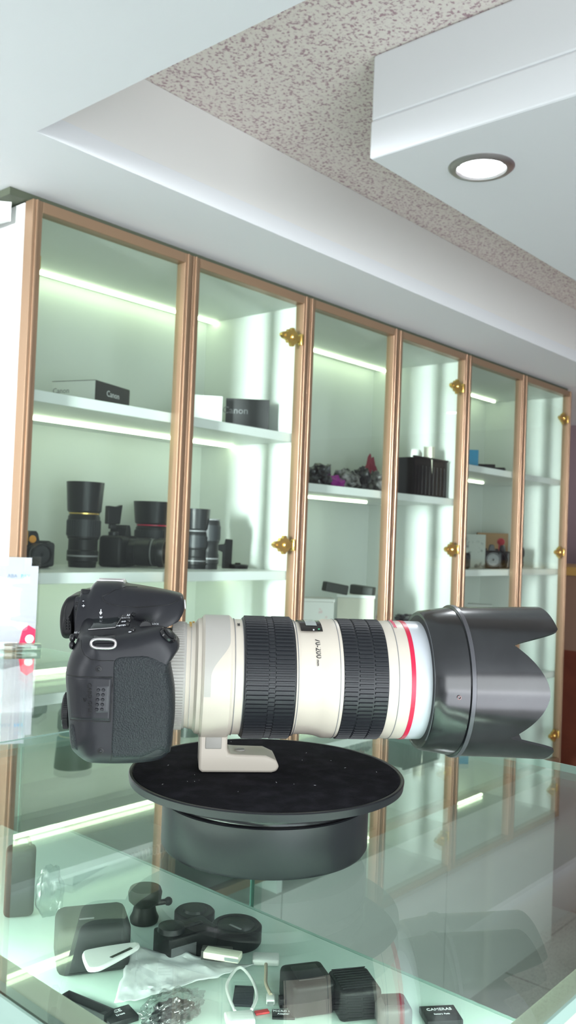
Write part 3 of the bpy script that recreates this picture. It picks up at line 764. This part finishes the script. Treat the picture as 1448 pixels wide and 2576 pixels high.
# ================================================================ THINGS IN THE CABINETS
def fwd(p): return p.x*CA+p.y*SA
def face_ang(p): return math.atan2(p.y, p.x)-PI/2     # local -y looks at the viewer
def put(px, py, h, tmin=T0+.05, tmax=T0+DEP-.05, t=None):
    """stand something on a shelf surface under the given pixel, kept inside the cabinet depth"""
    if t is None: p = at_h(px, py, h); t = min(max(p.y, tmin), tmax)
    p = at_t(px, py, t); p.z = H(h); return p
S1T, S0T, SBT, SLT = -.0736+.0005, .2141+.0005, .1152+.0005, -.300+.0005
def mini_lens(name, label, px, py, h, hpx, wpx, group=None, hood=True, band=m_gold, t=None):
    p = put(px, py, h, t=t); u = fwd(p)/F; H_, R = hpx*u, wpx*u/2
    r = thing(name, label, 'lens', p, 0, group)
    a = H_*(.62 if hood else 1)
    MB().lathe([(0, 0), (0, R*.80), (a*.10, R*.84), (a*.12, R*.92), (a*.30, R*.92), (a*.33, R*.86), (a*.52, R*.86), (a*.55, R*.94), (a*.95, R*.94), (a, R*.86), (a, 0)], n=48).build('barrel', m_black, r, 30)
    zr = MB().lathe([(a*.58, R*.94), (a*.58, R*.98), (a*.90, R*.98), (a*.90, R*.94)], n=48)
    for k in range(36): 
        t_ = bmesh.new(); m2 = MB.__new__(MB); m2.b = t_; m2.box(R*.96, R*1.01, -R*.04, R*.04, a*.60, a*.88); zr.merge(t_, Matrix.Rotation(2*PI*k/36, 4, 'Z'))
    zr.build('zoom_ring', m_rub, r, 30)
    MB().lathe([(a*1.001, R*.80), (a*1.001, R*.90), (a*1.001+.0025, R*.90), (a*1.001+.0025, R*.80)], n=40).build('accent_band', band, r, 30)
    MB().lathe([(a*.20, R*.915), (a*.20, R*.935), (a*.23, R*.935), (a*.23, R*.915)], n=40).build('print_band', m_gry, r, 30)
    if hood: MB().lathe([(a+.0026, R*.88), (a+.006, R*1.0), (H_, R*1.12), (H_, R*1.05), (a+.006, R*.93)], n=40, closed=True).build('hood', m_black2, r, 35)
    return r
def mini_camera(label, px, py, h, wpx, hpx, ang=0, lens_dir=1, lens_len=.0, group=None, t=None, finder=True, lens_r=.30, name='digital_camera'):
    p = put(px, py, h, t=t); u = fwd(p)/F; w, hh = wpx*u, hpx*u
    r = thing(name, label, 'camera', p, face_ang(p)+ang, group)
    dp = w*.42
    MB().rbox(-w/2, w/2, -dp/2, dp/2, 0, hh*.74, hh*.09, 3).build('body', m_black, r, 40)
    if finder: MB().prism([(-w*.17, hh*.72), (w*.17, hh*.72), (w*.12, hh*.93), (w*.07, hh), (-w*.07, hh), (-w*.12, hh*.93)], -dp*.40, dp*.32).build('prism_hump', m_black2, r, bevel=hh*.02)
    MB().lathe([(hh*.73, w*.09), (hh*.82, w*.09), (hh*.83, w*.08), (hh*.83, 0)], n=24, c=(-w*.33, 0, 0)).build('mode_dial', m_black2, r, 40)
    MB().rbox(w*.30, w*.52, -dp*.72, dp*.30, hh*.03, hh*.70, hh*.08, 3).build('grip', m_rub, r, 40)
    if lens_len:
        ll = lens_len*u; R = hh*lens_r; y0 = -dp/2
        prof = [(y0+.002, 0), (y0+.002, R*.9), (y0-ll*.2, R*.9), (y0-ll*.22, R), (y0-ll*.6, R), (y0-ll*.62, R*.93), (y0-ll*.8, R*.93), (y0-ll*.82, R*1.04), (y0-ll, R*1.04), (y0-ll, R*.86), (y0-ll*.9, R*.84), (y0-ll*.9, 0)]
        ln = MB().lathe(prof, 'Y', 48, (0, 0, hh*.37)).build('lens', m_black2, r, 30)
        MB().lathe([(y0-ll*.895, 0), (y0-ll*.91, R*.5), (y0-ll*.9, R*.8)], 'Y', 32, (0, 0, hh*.37)).build('front_glass', m_blackgl, ln, 60)
        MB().lathe([(y0-ll*.64, R*.93), (y0-ll*.64, R*.955), (y0-ll*.67, R*.955), (y0-ll*.67, R*.93)], 'Y', 40, (0, 0, hh*.37)).build('white_band', m_gry, ln, 30)
    return r
# --- left cabinet, middle shelf
c1 = mini_camera('black camera with an orange button, partly hidden by the left door frame', 72, 1432, S1T, 105, 92, .5, lens_len=45, t=T0+.17)
MB().lathe([(-.002, 0), (-.002, .006), (0, .007)], 'Y', 20, (-.006, -.020, .050)).build('orange_badge', mat('orange', (.8, .32, .03), .4), c1, 40)
mini_lens('telephoto_lens', 'tallest black lens standing upright with a wide hood and gold band', 206, 1426, S1T, 213, 84, 'upright lenses in the left cabinet', t=T0+.18)
mini_camera('black camera lying sideways to the viewer with a long lens pointing right', 296, 1441, S1T, 140, 104, 1.25, lens_len=92, t=T0+.205, lens_r=.34)
# flip-up flash unit on that camera
p = put(277, 1441, S1T, t=T0+.20); u = fwd(p)/F
fl = thing('flash_unit', 'small black flash unit raised on top of the sideways camera', 'flash', (p.x, p.y, p.z+94*u), face_ang(p)+.4)
MB().rbox(-8*u, 8*u, -8*u, 8*u, 0, 12*u, 2*u).build('foot', m_black2, fl, 40)
MB().prism([(-17*u, 12*u), (17*u, 12*u), (22*u, 62*u), (8*u, 56*u), (-17*u, 58*u)], -11*u, 11*u).build('head', m_black, fl, bevel=.002)
c4 = mini_lens('zoom_lens', 'wide black lens with a red band standing behind the sideways camera', 380, 1428, S1T, 160, 90, 'upright lenses in the left cabinet', band=m_red, t=T0+.23)
mini_lens('zoom_lens', 'black lens with silver print standing just right of the first door joint', 490, 1444, S1T, 150, 58, 'upright lenses in the left cabinet', band=m_gry, hood=True, t=T0+.11)
mini_lens('zoom_lens', 'stubby black lens standing right of the silver printed lens', 524, 1443, S1T, 122, 52, 'upright lenses in the left cabinet', band=m_gry, hood=False, t=T0+.10)
p = put(565, 1440, S1T, t=T0+.13); u = fwd(p)/F
tag(MB().prism([(-8*u, 0), (16*u, 0), (17*u, 72*u), (-2*u, 73*u), (-4*u, 60*u), (-19*u, 58*u), (-19*u, 44*u), (-8*u, 40*u)], -8*u, 8*u).build('battery_charger', m_black, bevel=.0015), 'small upright black charger beside the stubby lens', 'charger'); o = bpy.data.objects['battery_charger']; o.location = p; o.rotation_euler = (0, 0, face_ang(p))
p = put(597, 1441, S1T, t=T0+.115); u = fwd(p)/F
r = thing('round_cap', 'flat black lens cap lying on the middle shelf beside the charger', 'lens cap', p)
MB().lathe([(0, 0), (0, 25*u), (8*u, 27*u), (10*u, 24*u), (11*u, 0)], n=40).build('disc', m_black, r, 40); MB().lathe([(11*u, 8*u), (14*u, 7*u), (14*u, 0)], n=24).build('centre_clip', m_black2, r, 40)
# --- left cabinet, upper shelf: product boxes
def carton(name, label, cat, px, py, h, w, d, hh, ang, m1, m2, txt=None, tcol=None, t=None, group=None, txt2=None):
    p = put(px, py, h, t=t); u = fwd(p)/F; w, d, hh = w*u, d*u, hh*u
    r = thing(name, label, cat, p, face_ang(p)+ang, group)
    MB().box(-w/2, w/2, -d/2, d/2, 0, hh).build('carton', m1, r, bevel=.0008)
    if m2: MB().box(w/2, w/2+.0006, -d/2, d/2, .0005, hh-.0005).build('side_print', m2, r)
    if m2: MB().box(-w/2, w/2, -d/2, d/2, hh+.0001, hh+.0008).build('lid_print', m2, r)
    if txt: text_mb(txt, hh*.30, .0001).rot(frame_mtx((-w*.28, -d/2-.0003, hh*.62), (1, 0, 0), (0, 0, 1))).build('lettering', tcol or m_ktxt, r)
    if txt2: text_mb(txt2, hh*.34, .0001).rot(frame_mtx((w/2+.0009, 0, hh*.6), (0, 1, 0), (0, 0, 1))).build('lettering', m_wtxt, r)
    return r
m_bk = mat('black_carton', (.03, .028, .03), .5); m_wk = mat('white_carton', (.78, .80, .76), .5)
b1 = carton('camera_box', 'white and black camera carton at the left end of the top shelf', 'box', 228, 1024, S0T, 128, 150, 62, -.62, m_wk, m_bk, 'Canon', m_gry, t=T0+.14, txt2='Canon')
u = .0007
b2 = carton('camera_box', 'white camera carton with dark patch, just right of the first door joint', 'box', 515, 1035, S0T, 80, 70, 78, .1, m_wk, None, None, t=T0+.13)
b3 = carton('camera_box', 'black camera carton on the top shelf beside the white one', 'box', 622, 1040, S0T, 108, 70, 80, .0, m_bk, None, 'Canon', m_gry, t=T0+.10)
# --- middle cabinet, wrapped bags and basket
def crumple(name, label, cat, p, sx, sy, sz, m, seed, amp=.35, n=4, group=None, ang=0, freq=2.2):
    t = bmesh.new(); bmesh.ops.create_icosphere(t, subdivisions=n, radius=1)
    for v in t.verts:
        q = v.co*freq+Vector((seed*3.1, seed*1.7, seed)); k = 1+amp*noise.noise(q)+amp*.5*noise.noise(q*2.7)+amp*.25*abs(noise.noise(q*6))
        c = v.co*k; v.co = Vector((c.x*sx, c.y*sy, max(c.z, -.75)*sz+.75*sz))
    mb = MB(); mb.merge(t); o = mb.build(name, m, None, 35); o.location = p; o.rotation_euler = (0, 0, ang); return tag(o, label, cat, group)
m_bagk = mat('wrapped_black', (.02, .018, .022), .25, noise_col=((.12, .12, .13), 60, .45, .75))
m_bagm = mat('magenta_fabric', (.35, .03, .30), .5); m_bagg = mat('grey_wrap', (.28, .27, .27), .3, noise_col=((.03, .03, .03), 70, .4, .6))
for (px, py, w, hh, m, lb, sd) in ((800, 1236, 30, 66, m_bagk, 'black bag at the left of the wrapped heap on the middle cabinet shelf', 1), (838, 1232, 22, 36, m_bagm, 'magenta and black pouch low in the wrapped heap', 2),
        (868, 1242, 30, 60, m_bagg, 'grey clear-wrapped bundle in the centre of the heap', 3), (908, 1246, 20, 70, m_bagk, 'black bundle standing right of the grey wrapped one', 4),
        (942, 1250, 17, 62, m_bagg, 'grey wrapped bundle at the right end of the heap by the door joint', 5)):
    p = put(px, py, SBT, t=T0+.10); u = fwd(p)/F
    crumple('wrapped_bag', lb, 'bag', p, w*u*1.2, w*u, hh*u/2, m, sd, group='wrapped bags on the middle cabinet shelf', ang=sd)
p = put(932, 1190, SBT, t=T0+.17); p.z = H(SBT); u = fwd(p)/F
crumple('cloth_pouch', 'dark red pouch behind the grey bundles at the top of the heap', 'pouch', p, 22*u, 14*u, 52*u, mat('dark_red_cloth', (.30, .04, .07), .6), 9)
p = put(1050, 1252, SBT, t=T0+.068); u = fwd(p)/F
p.x -= .004; bk = thing('basket', 'black plastic basket of chargers on the middle cabinet shelf', 'basket', p, 0)
W2, D2, H2 = .080, .040, 92*u
bm_ = MB()
for (a, b, c, d) in ((-W2, W2, -D2, -D2+.003), (-W2, W2, D2-.003, D2), (-W2, -W2+.003, -D2+.003, D2-.003), (W2-.003, W2, -D2+.003, D2-.003)): bm_.box(a, b, c, d, 0, H2)
bm_.box(-W2, W2, -D2, D2, 0, .003)
for k in range(9): bm_.box(-W2+W2*2*k/9+.002, -W2+W2*2*k/9+.006, -D2-.002, -D2, .004, H2*.8)
bm_.build('tub', m_black, bk, bevel=.0008); bm2 = MB().box(-W2-.002, W2+.002, -D2-.003, -D2+.004, H2, H2+.004).box(-W2-.002, W2+.002, D2-.004, D2+.003, H2, H2+.004).build('rim', m_black2, bk, bevel=.001)
for (dx_, m, lb, dz_) in ((-6, m_wp, 'white adapter sticking out of the black basket', 26), (22, m_ivory, 'cream yellow adapter at the right of the black basket', 34)):
    q = Vector(p)+Matrix.Rotation(face_ang(p), 3, 'Z') @ Vector((dx_*u*1.3, 0, 0)); q.z = H(SBT)+H2*.62
    o = MB().rbox(-15*u, 15*u, -11*u, 11*u, 0, H2*.38+dz_*u, .002).build('power_adapter', m, None, 40); o.location = q; o.rotation_euler = (.0, .25 if dx_ < 0 else -.1, .3); tag(o, lb, 'adapter')
# middle cabinet lower shelf: printed boxes, dark cases
m_flor = mat('floral_print_box', (.78, .76, .72), .5, noise_col=((.7, .25, .3), 26, .60, .70))
m_flor2 = mat('pale_striped_box', (.70, .68, .58), .5, noise_col=((.6, .35, .4), 20, .62, .72))
SL = -.318+.0185
for (px, w, hh, m, lb, tt_, an) in ((776, 112, 168, m_flor, 'white box with pink floral print on the low shelf of the middle cabinet', T0+.09, .1), (893, 92, 158, m_flor2, 'pale cream box beside the floral box on the low shelf', T0+.10, -.1)):
    p = at_t(px, 1640, tt_); p.z = H(SL); u = fwd(p)/F
    r = thing('storage_box', lb, 'box', p, face_ang(p)+an); MB().box(-w*u/2, w*u/2, -30*u, 30*u, 0, hh*u).build('carton', m, r, bevel=.001); MB().box(-w*u/2-.002, w*u/2+.002, -32*u, 32*u, hh*u+.0002, hh*u+8*u).build('lid', m_wk if m is m_flor2 else m, r, bevel=.001)
p0 = at_t(850, 1640, T0+.09); u = fwd(p0)/F
for k, (px, lb, an, dz) in enumerate(((835, 'dark wedge-shaped case tilted on top of the floral box', .5, 178), (905, 'long dark case lying on the pale cream box', -.35, 170))):
    p = at_t(px, 1640, T0+.09); p.z = H(SL)+dz*u
    o = MB().rbox(-32*u, 32*u, -12*u, 12*u, 0, 24*u, .003).build('lens_case', mat('dark_case', (.05, .055, .05), .5)); o.location = p; o.rotation_euler = (0, (.16 if k == 0 else .08), face_ang(p)+an); tag(o, lb, 'case')
p = at_t(935, 1640, T0+.16); p.z = H(SL); crumple('soft_pouch', 'pinkish grey soft pouch between the cream box and the door joint', 'pouch', p, .022, .02, .058, mat('pinkish_cloth', (.45, .33, .35), .7), 12)
p = at_t(1020, 1640, T0+.11); p.z = H(SL); crumple('white_bag', 'white plastic bag with dark items on the low shelf right of the middle joint', 'bag', p, .045, .03, .050, m_paper, 14)
p = at_t(1015, 1640, T0+.10); p.z = H(SL)+.083; crumple('cable_heap', 'small heap of dark cables lying on the white bag', 'cables', p, .030, .018, .012, m_bagk, 15, amp=.6)
# --- right cabinet
carton('blue_box', 'bright blue box at the left of the right cabinet top shelf', 'box', 1182, 1172, S0T, 34, 30, 44, .2, mat('blue_card', (.02, .28, .5), .5), None, t=T0+.07)
for (px, lb, hh, an) in ((1212, 'flat black case lying on the top shelf beside the blue box', 16, .15), (1240, 'flat black book leaning low on the top shelf, nearer the joint', 12, -.1)):
    p = put(px, 1180, S0T, t=T0+.09); u = fwd(p)/F
    o = MB().rbox(-34*u, 30*u, -16*u, 16*u, 0, hh*u, .002).build('flat_case', m_black, None, 40); o.location = p; o.rotation_euler = (0, 0, face_ang(p)+an); tag(o, lb, 'case')
carton('cardboard_box', 'brown cardboard box at the back of the right cabinet middle shelf', 'box', 1235, 1418, S1T, 75, 40, 82, .1, mat('kraft_card', (.42, .25, .13), .7), None, t=T0+.22)
carton('film_box', 'grey white printed box standing in front of the cardboard box', 'box', 1192, 1425, S1T, 52, 22, 84, .0, mat('grey_white_print', (.50, .52, .47), .5, noise_col=((.12, .13, .12), 45, .55, .65)), None, t=T0+.10)
mini_camera('small black camera left of the grey white box in the right cabinet', 1164, 1424, S1T, 34, 55, 0, lens_len=8, t=T0+.06)
mini_camera('black camera right of the grey white box in the right cabinet', 1234, 1426, S1T, 48, 60, .2, lens_len=18, t=T0+.07)
mini_camera('black camera with its lens towards the last door joint', 1262, 1426, S1T, 44, 58, -.3, lens_len=18, t=T0+.07)
mini_lens('short_lens', 'short black lens just right of the last door joint', 1302, 1424, S1T, 50, 30, hood=False, band=m_gry, t=T0+.09)
p = put(1259, 1372, S1T, t=T0+.12); p.z = H(S1T); u = fwd(p)/F
tag(MB().sphere((0, 0, 64*u), 10*u).lathe([(0, 7*u), (56*u, 6*u), (56*u, 0)], n=16).build('red_figure', mat('red_plastic', (.6, .03, .05), .4), None, 50), 'small red topped bottle between the black cameras', 'bottle').location = p
p = put(1205, 1560, -.42+.0185, t=T0+.09); p.z = H(-.42+.0185); u = fwd(p)/F
carton('white_carton', 'pale carton low in the right cabinet under the cameras', 'box', 1205, 1560, -.42+.0185, 60, 30, 180, 0, mat('pale_grey_card', (.55, .56, .53), .6), None, t=T0+.12)
p = at_t(1345, 1720, T0+.10); p.z = H(-.42+.0185); u = fwd(p)/F
o = crumple('red_pouch', 'dark red pouch low in the far right cabinet, seen through the hood notch', 'pouch', p, 22*u, 16*u, 54*u, mat('crimson_cloth', (.25, .01, .03), .5), 21)

# ================================================================ THINGS ON THE COUNTER SHELF
def on(px, py, dz=0): p = at_h(px, py, SH); p.z = H(SH)+.0003+dz; return p
def U(p): return fwd(p)/F
# tall bag at the left edge, standing in the farther counter
m_pouch = mat('pouch_fabric', (.022, .024, .026), .6)
# black equipment pouch
p = on(228, 2430); u = U(p)
bx = thing('camera_pouch', 'large black pouch at the left end of the mint shelf', 'pouch', p, face_ang(p)+.12)
MB().rbox(-86*u, 90*u, -56*u, 90*u, 0, 120*u, 22*u, 4).build('case', m_pouch, bx, 50); MB().rbox(-62*u, 64*u, -54*u, -36*u, 8*u, 66*u, 5*u, 3).build('front_pocket', m_black, bx, 50)
MB().rbox(-34*u, 2*u, -12*u, -6*u, 119.9*u, 121*u, .0003, 1).build('logo_strip', m_gry, bx)
# open black tray nearer the rail
p = on(205, 2545); u = U(p)
tr = thing('black_tray', 'open black tray in the near left corner of the mint shelf', 'tray', p, face_ang(p)-.75)
t_ = MB().box(-62*u, 90*u, -18*u, 18*u, 0, 2*u)
for (a, b, c, d) in ((-62, 90, -18, -15), (-62, 90, 15, 18), (-62, -59, -15, 15), (87, 90, -15, 15)): t_.box(a*u, b*u, c*u, d*u, 2*u, 26*u)
t_.build('shell', m_black2, tr, bevel=.0006)
# ball-head
p = on(362, 2318); u = U(p)
bh = thing('ball_head', 'black round-topped tripod ball head on the mint shelf behind the charger', 'ball head', p)
MB().lathe([(0, 0), (0, 34*u), (10*u, 36*u), (22*u, 30*u), (40*u, 26*u), (54*u, 40*u), (72*u, 42*u), (82*u, 38*u), (84*u, 0)], n=48).build('column', m_black, bh, 50)
MB().tube([(24*u, -10*u, 40*u), (52*u, -22*u, 40*u)], 7*u, 12).sphere((56*u, -24*u, 40*u), 11*u).build('knob', m_black2, bh, 50)
# charger box
p = on(462, 2398); u = U(p)
cb = thing('battery_charger', 'big black slotted charger box in the middle of the heap', 'charger', p, face_ang(p)+.55)
MB().rbox(-66*u, 76*u, -40*u, 42*u, 0, 62*u, 6*u, 3).build('case', m_black, cb, 50); MB().rbox(-20*u, 50*u, -6*u, 8*u, 62*u, 64*u, .0006, 2).build('slot', m_blackgl, cb, 50)
MB().box(-60*u, 10*u, -41*u, -40*u, 8*u, 40*u).build('rating_label', mat('grey_label', (.12, .12, .13), .4), cb)
MB().lathe([(62*u, 0), (62*u, 34*u), (74*u, 32*u), (76*u, 26*u), (76*u, 0)], n=40, c=(-36*u, 4*u, 0)).build('round_pad', m_black2, cb, 40)
p = on(488, 2325); u = U(p)
lc2 = thing('round_cap', 'black lens rear cap leaning behind the charger box', 'lens cap', p)
MB().lathe([(0, 0), (0, 50*u), (30*u, 50*u), (34*u, 46*u), (34*u, 0)], n=48).build('shell', m_black, lc2, 40); MB().lathe([(34*u, 30*u), (40*u, 28*u), (40*u, 0)], n=40).build('boss', m_black2, lc2, 40)
p = on(592, 2372); u = U(p)
tc_ = thing('teleconverter', 'flat round black lens lying on the shelf right of the charger', 'lens', p)
MB().lathe([(0, 0), (0, 60*u), (6*u, 64*u), (40*u, 64*u), (46*u, 58*u), (46*u, 50*u), (43*u, 48*u), (43*u, 0)], n=64).build('barrel', m_black, tc_, 40)
MB().lathe([(43.5*u, 0), (43.5*u, 46*u), (45*u, 44*u), (45*u, 0)], n=48).build('cap', m_black2, tc_, 40)
MB().box(-16*u, -10*u, -30*u, 10*u, 45*u, 45.6*u).build('print', m_gry, tc_)
p = on(540, 2428); u = U(p)
kb = thing('battery_box', 'small dark labelled box in front of the flat round lens', 'box', p, face_ang(p)-.1)
MB().rbox(-34*u, 42*u, -16*u, 16*u, 0, 40*u, 2*u, 2).build('case', mat('dark_grey_card', (.07, .065, .065), .5), kb, 40)
text_mb('05', 14*u, .0001).rot(frame_mtx((6*u, -16.5*u, 22*u), (1, 0, 0), (0, 0, 1))).build('lettering', m_gry, kb)
# stacked pale knobs
p = on(316, 2412); u = U(p)
kn = thing('suction_knob', 'pale stacked round suction knob between the pouch and the charger', 'knob', p)
MB().lathe([(0, 0), (0, 26*u), (10*u, 28*u), (14*u, 22*u), (14*u, 0)], n=32).build('lower_disc', mat('pale_grey_plastic', (.42, .48, .47), .4), kn, 40)
MB().lathe([(14.2*u, 0), (14.2*u, 25*u), (18*u, 25*u), (18*u, 0)], n=32).build('rubber_ring', m_black, kn, 40)
MB().lathe([(18.2*u, 24*u), (26*u, 22*u), (30*u, 12*u), (34*u, 8*u), (35*u, 0)], n=32).build('upper_disc', bpy.data.materials['pale_grey_plastic'], kn, 40)
# crumpled white sheet
def sheet(name, label, cat, px_poly, m, seed, amp=.003, lift=.004, n=26):
    mb = MB(); A = [on(*q) for q in px_poly]; g = []
    for j in range(n+1):
        row = []
        for i in range(n+1):
            a, b = i/n, j/n; p = (A[0]*(1-a)+A[1]*a)*(1-b)+(A[3]*(1-a)+A[2]*a)*b
            w = noise.noise(Vector((p.x*70, p.y*70, seed))); w2 = abs(noise.noise(Vector((p.x*190+3, p.y*190, seed))))
            e = 1+.06*noise.noise(Vector((a*6, b*6, seed*2)))
            p = p+Vector((0, 0, max(.0004, lift+amp*w+amp*.9*w2))); c = (A[0]+A[1]+A[2]+A[3])/4; p.x = c.x+(p.x-c.x)*e; p.y = c.y+(p.y-c.y)*e
            row.append(mb.b.verts.new(p))
        g.append(row)
    for j in range(n):
        for i in range(n): mb.b.faces.new((g[j][i], g[j][i+1], g[j+1][i+1], g[j+1][i]))
    o = mb.build(name, m, None, 30); md = o.modifiers.new('s', 'SOLIDIFY'); md.thickness = .0003; return tag(o, label, cat)
sheet('paper_bag', 'crumpled white paper bag spread across the middle of the mint shelf', 'paper', [(330, 2400), (638, 2448), (420, 2520), (285, 2545)], m_paper, 3, .0022, .0042)
# white reader with black slot
p = on(275, 2486, .016); u = U(p)
wr = thing('card_reader', 'white rounded triangular card reader with a black slot on the paper bag', 'card reader', p, face_ang(p)+.25)
tri = dense([(-70*u, -44*u), (-64*u, 30*u), (-30*u, 44*u), (66*u, 42*u), (80*u, 24*u), (60*u, 2*u), (-30*u, -56*u), (-58*u, -60*u)], 48)
MB().prism([(q.x, q.y) for q in tri], 0, 12*u, 'Z').build('shell', m_wp, wr, 40, bevel=.0012)
MB().prism([(-8*u, -20*u), (-3*u, -26*u), (56*u, 4*u), (52*u, 12*u)], 12*u, 13*u, 'Z').build('slot', m_blackgl, wr)
# ivory box
p = on(558, 2452, .009); u = U(p)
iv = thing('ivory_adapter', 'small ivory rectangular adapter lying on the white paper bag', 'adapter', p, face_ang(p)-.3)
MB().rbox(-46*u, 46*u, -18*u, 18*u, 0, 17*u, 3*u, 2).build('case', m_ivory, iv, 40); MB().box(10*u, 46.5*u, -18.6*u, -18*u, 4*u, 12*u).build('connector', m_alu, iv)
# white adapters with cables
def dongle(px, py, w, d, label, cab, ang, m_c, plug=None):
    p = on(px, py); u = U(p); r = thing('cable_adapter', label, 'adapter', p, face_ang(p)+ang)
    MB().rbox(-w*u/2, w*u/2, -d*u/2, d*u/2, 0, 16*u, 5*u, 3).build('case', m_wp, r, 50)
    inv = Matrix.Rotation(-(face_ang(p)+ang), 3, 'Z'); P = []
    for (a, b, z) in cab: q = on(a, b, z)-p; P.append(inv @ q)
    D = dense3(P, 40); MB().tube(D, 4.2*u, 8).build('cable', m_c, r, 60)
    if plug:
        e = D[-1]; MB().rbox(e.x-10*u, e.x+10*u, e.y-22*u, e.y+10*u, 0.0002, 12*u, 2.5*u, 2).build('plug', m_wp, r, 50); MB().box(e.x-7*u, e.x+7*u, e.y-30*u, e.y-22*u, 2*u, 9*u).build('plug_tip', m_alu, r)
    return r
def dense3(P, n):
    P = [Vector(p) for p in P]; out = []; m = len(P)
    for k in range(n+1):
        t = k/n*(m-1); i = min(int(t), m-2); f = t-i
        p0, p1, p2, p3 = P[max(i-1, 0)], P[i], P[i+1], P[min(i+2, m-1)]
        out.append(.5*((2*p1)+(p2-p0)*f+(2*p0-5*p1+4*p2-p3)*f*f+(3*p1-p0-3*p2+p3)*f**3))
    return out
dongle(668, 2422, 66, 44, 'white square adapter with a beige cable, near the front edge of the shelf', [(668, 2440, .003), (668, 2462, .003), (668, 2490, .003), (680, 2518, .003)], .0, mat('beige_cable', (.55, .47, .36), .5), True)
dongle(602, 2572, 72, 50, 'white square adapter with a looped white cable at the bottom edge', [(590, 2560, .003), (572, 2520, .004), (572, 2490, .004), (600, 2462, .006), (630, 2480, .004), (645, 2520, .003), (632, 2556, .003)], .2, m_wp)
# cards
def card(px, py, w, d, th, label, cat, m, ang, name, txt=None, dz=0, tm=None):
    p = on(px, py, dz); u = U(p); r = thing(name, label, cat, p, face_ang(p)+ang)
    MB().rbox(-w*u/2, w*u/2, -d*u/2, d*u/2, 0, th*u, min(1.2*u, th*u*.3), 2).build('shell', m, r, 40)
    if txt:
        for k, (b, s_, m_) in enumerate(txt): text_mb(b, s_*u, .00008).rot(frame_mtx((0, d*u*(.22-.30*k), th*u+.0002), (1, 0, 0), (0, 1, 0))).build('lettering', m_, r)
    return r
card(658, 2550, 36, 16, 5, 'small red plastic card piece beside the cable plug', 'card', mat('red_card', (.62, .05, .06), .4), .35, 'memory_card')
card(712, 2556, 56, 40, 5, 'black memory card with white print right of the red piece', 'card', m_black2, .05, 'memory_card', [('MICRO SD', 11, m_wtxt), ('Adapter', 9, m_wtxt)])
card(300, 2566, 76, 60, 14, 'black battery with white approval print at the bottom edge', 'battery', m_black2, .45, 'camera_battery', [('CE', 17, m_wtxt), ('Li-ion', 10, m_wtxt)])
card(612, 2510, 50, 90, 6, 'blank dark blue card inside the white cable loop', 'card', mat('navy_card', (.035, .04, .055), .5), -.05, 'dark_card')
card(1108, 2566, 90, 70, 16, 'black battery printed in white at the right end of the shelf', 'battery', m_black2, .35, 'camera_battery', [('CAMERAS', 15, m_wtxt), ('Battery Pack', 8, m_wtxt)])
card(712, 2532, 22, 24, 22, 'tiny black card holder behind the black memory card', 'card holder', m_black, .2, 'card_holder')
for (px, py, w, d, th, an, lb) in ((770, 2500, 112, 120, 80, .35, 'black charger with an arched top, left of three dark cases near the shelf edge'),
                                   (888, 2512, 108, 116, 78, .35, 'black case ribbed like the mirrored focus ring, in the middle of the row near the shelf edge'),
                                   (985, 2545, 84, 84, 56, .3, 'dark grey case at the right of the row near the shelf edge')):
    p = on(px, py+30); u = U(p); r = thing('lens_case', lb, 'case', p, face_ang(p)+an, 'dark cases near the shelf edge')
    MB().rbox(-w*u/2, w*u/2, -d*u/2, d*u/2, 0, th*u, 14*u, 4).build('shell', m_black if 'grey' not in lb else mat('charcoal_case', (.07, .07, .07), .5), r, 50)
    if 'ribbed' in lb:
        rb = MB()
        for k in range(9): rb.rbox(-w*u*.42, w*u*.42, -d*u*.40+k*d*u*.1, -d*u*.40+k*d*u*.1+3*u, th*u-.0002, th*u+2*u, .0003, 1)
        rb.build('mirrored_ring_ribs', m_black2, r, 40)  # modelled ribs stand in for the focus ring's reflection in the glass
    else: MB().rbox(-w*u*.3, w*u*.3, -d*u*.3, d*u*.3, th*u-.0002, th*u+2*u, 1*u, 2).build('lid_panel', m_black2, r, 40)
p = on(430, 2566); u = U(p)
crumple('plastic_bag', 'crumpled clear plastic bag with a dark item inside at the bottom edge', 'plastic bag', p, 84*u, 52*u, 34*u, m_plastic, 31, amp=.30, n=5, freq=2.6)
crumple('wrapped_cable', 'dark coil inside the crumpled clear plastic bag', 'cable', Vector((p.x, p.y, p.z+.0005)), 58*u, 34*u, 20*u, m_bagk, 32, amp=.4)
# black bag and clear bag at the far left end of the shelf
p = on(48, 2306); u = U(p)
pb = thing('black_bag', 'tall black bag standing at the far left end of the mint shelf', 'bag', p, face_ang(p))
MB().rbox(-38*u, 34*u, -14*u, 34*u, 0, 170*u, 13*u, 4).build('shell', m_pouch, pb, 50); MB().tube(dense3([(-20*u, 10*u, 168*u), (-10*u, 10*u, 190*u), (12*u, 10*u, 190*u), (20*u, 10*u, 168*u)], 20), 4*u).build('handle', m_black, pb, 60)
p = on(122, 2300); u = U(p)
crumple('clear_bag', 'whitish clear plastic bag between the tall black bag and the pouch', 'plastic bag', p, 34*u, 26*u, 66*u, glass('milky_wrap', (.88, .93, .92), .10, 1.1, .25), 41, amp=.25)
# spiral notebook in the farther counter
p = at_h(330, 2125, -.434); u = U(p); p.z = H(-.434)+.0005
nb = thing('spiral_notebook', 'dark spiral bound notebook lying in the farther counter, seen through the glass', 'notebook', p, .0)
MB().box(-.06, .06, -.05, .05, 0, .010).build('cover', mat('notebook_cover', (.10, .13, .13), .6), nb, bevel=.0008)
wi = MB()
for k in range(20): wi.tube([(-.055+k*.0058, -.052+.004*math.cos(a), .006+.006*math.sin(a)) for a in [2*PI*j/10 for j in range(10)]], .0006, 5, True)
wi.build('wire_binding', m_metal, nb, 60)
print('scene built', len(bpy.data.objects))
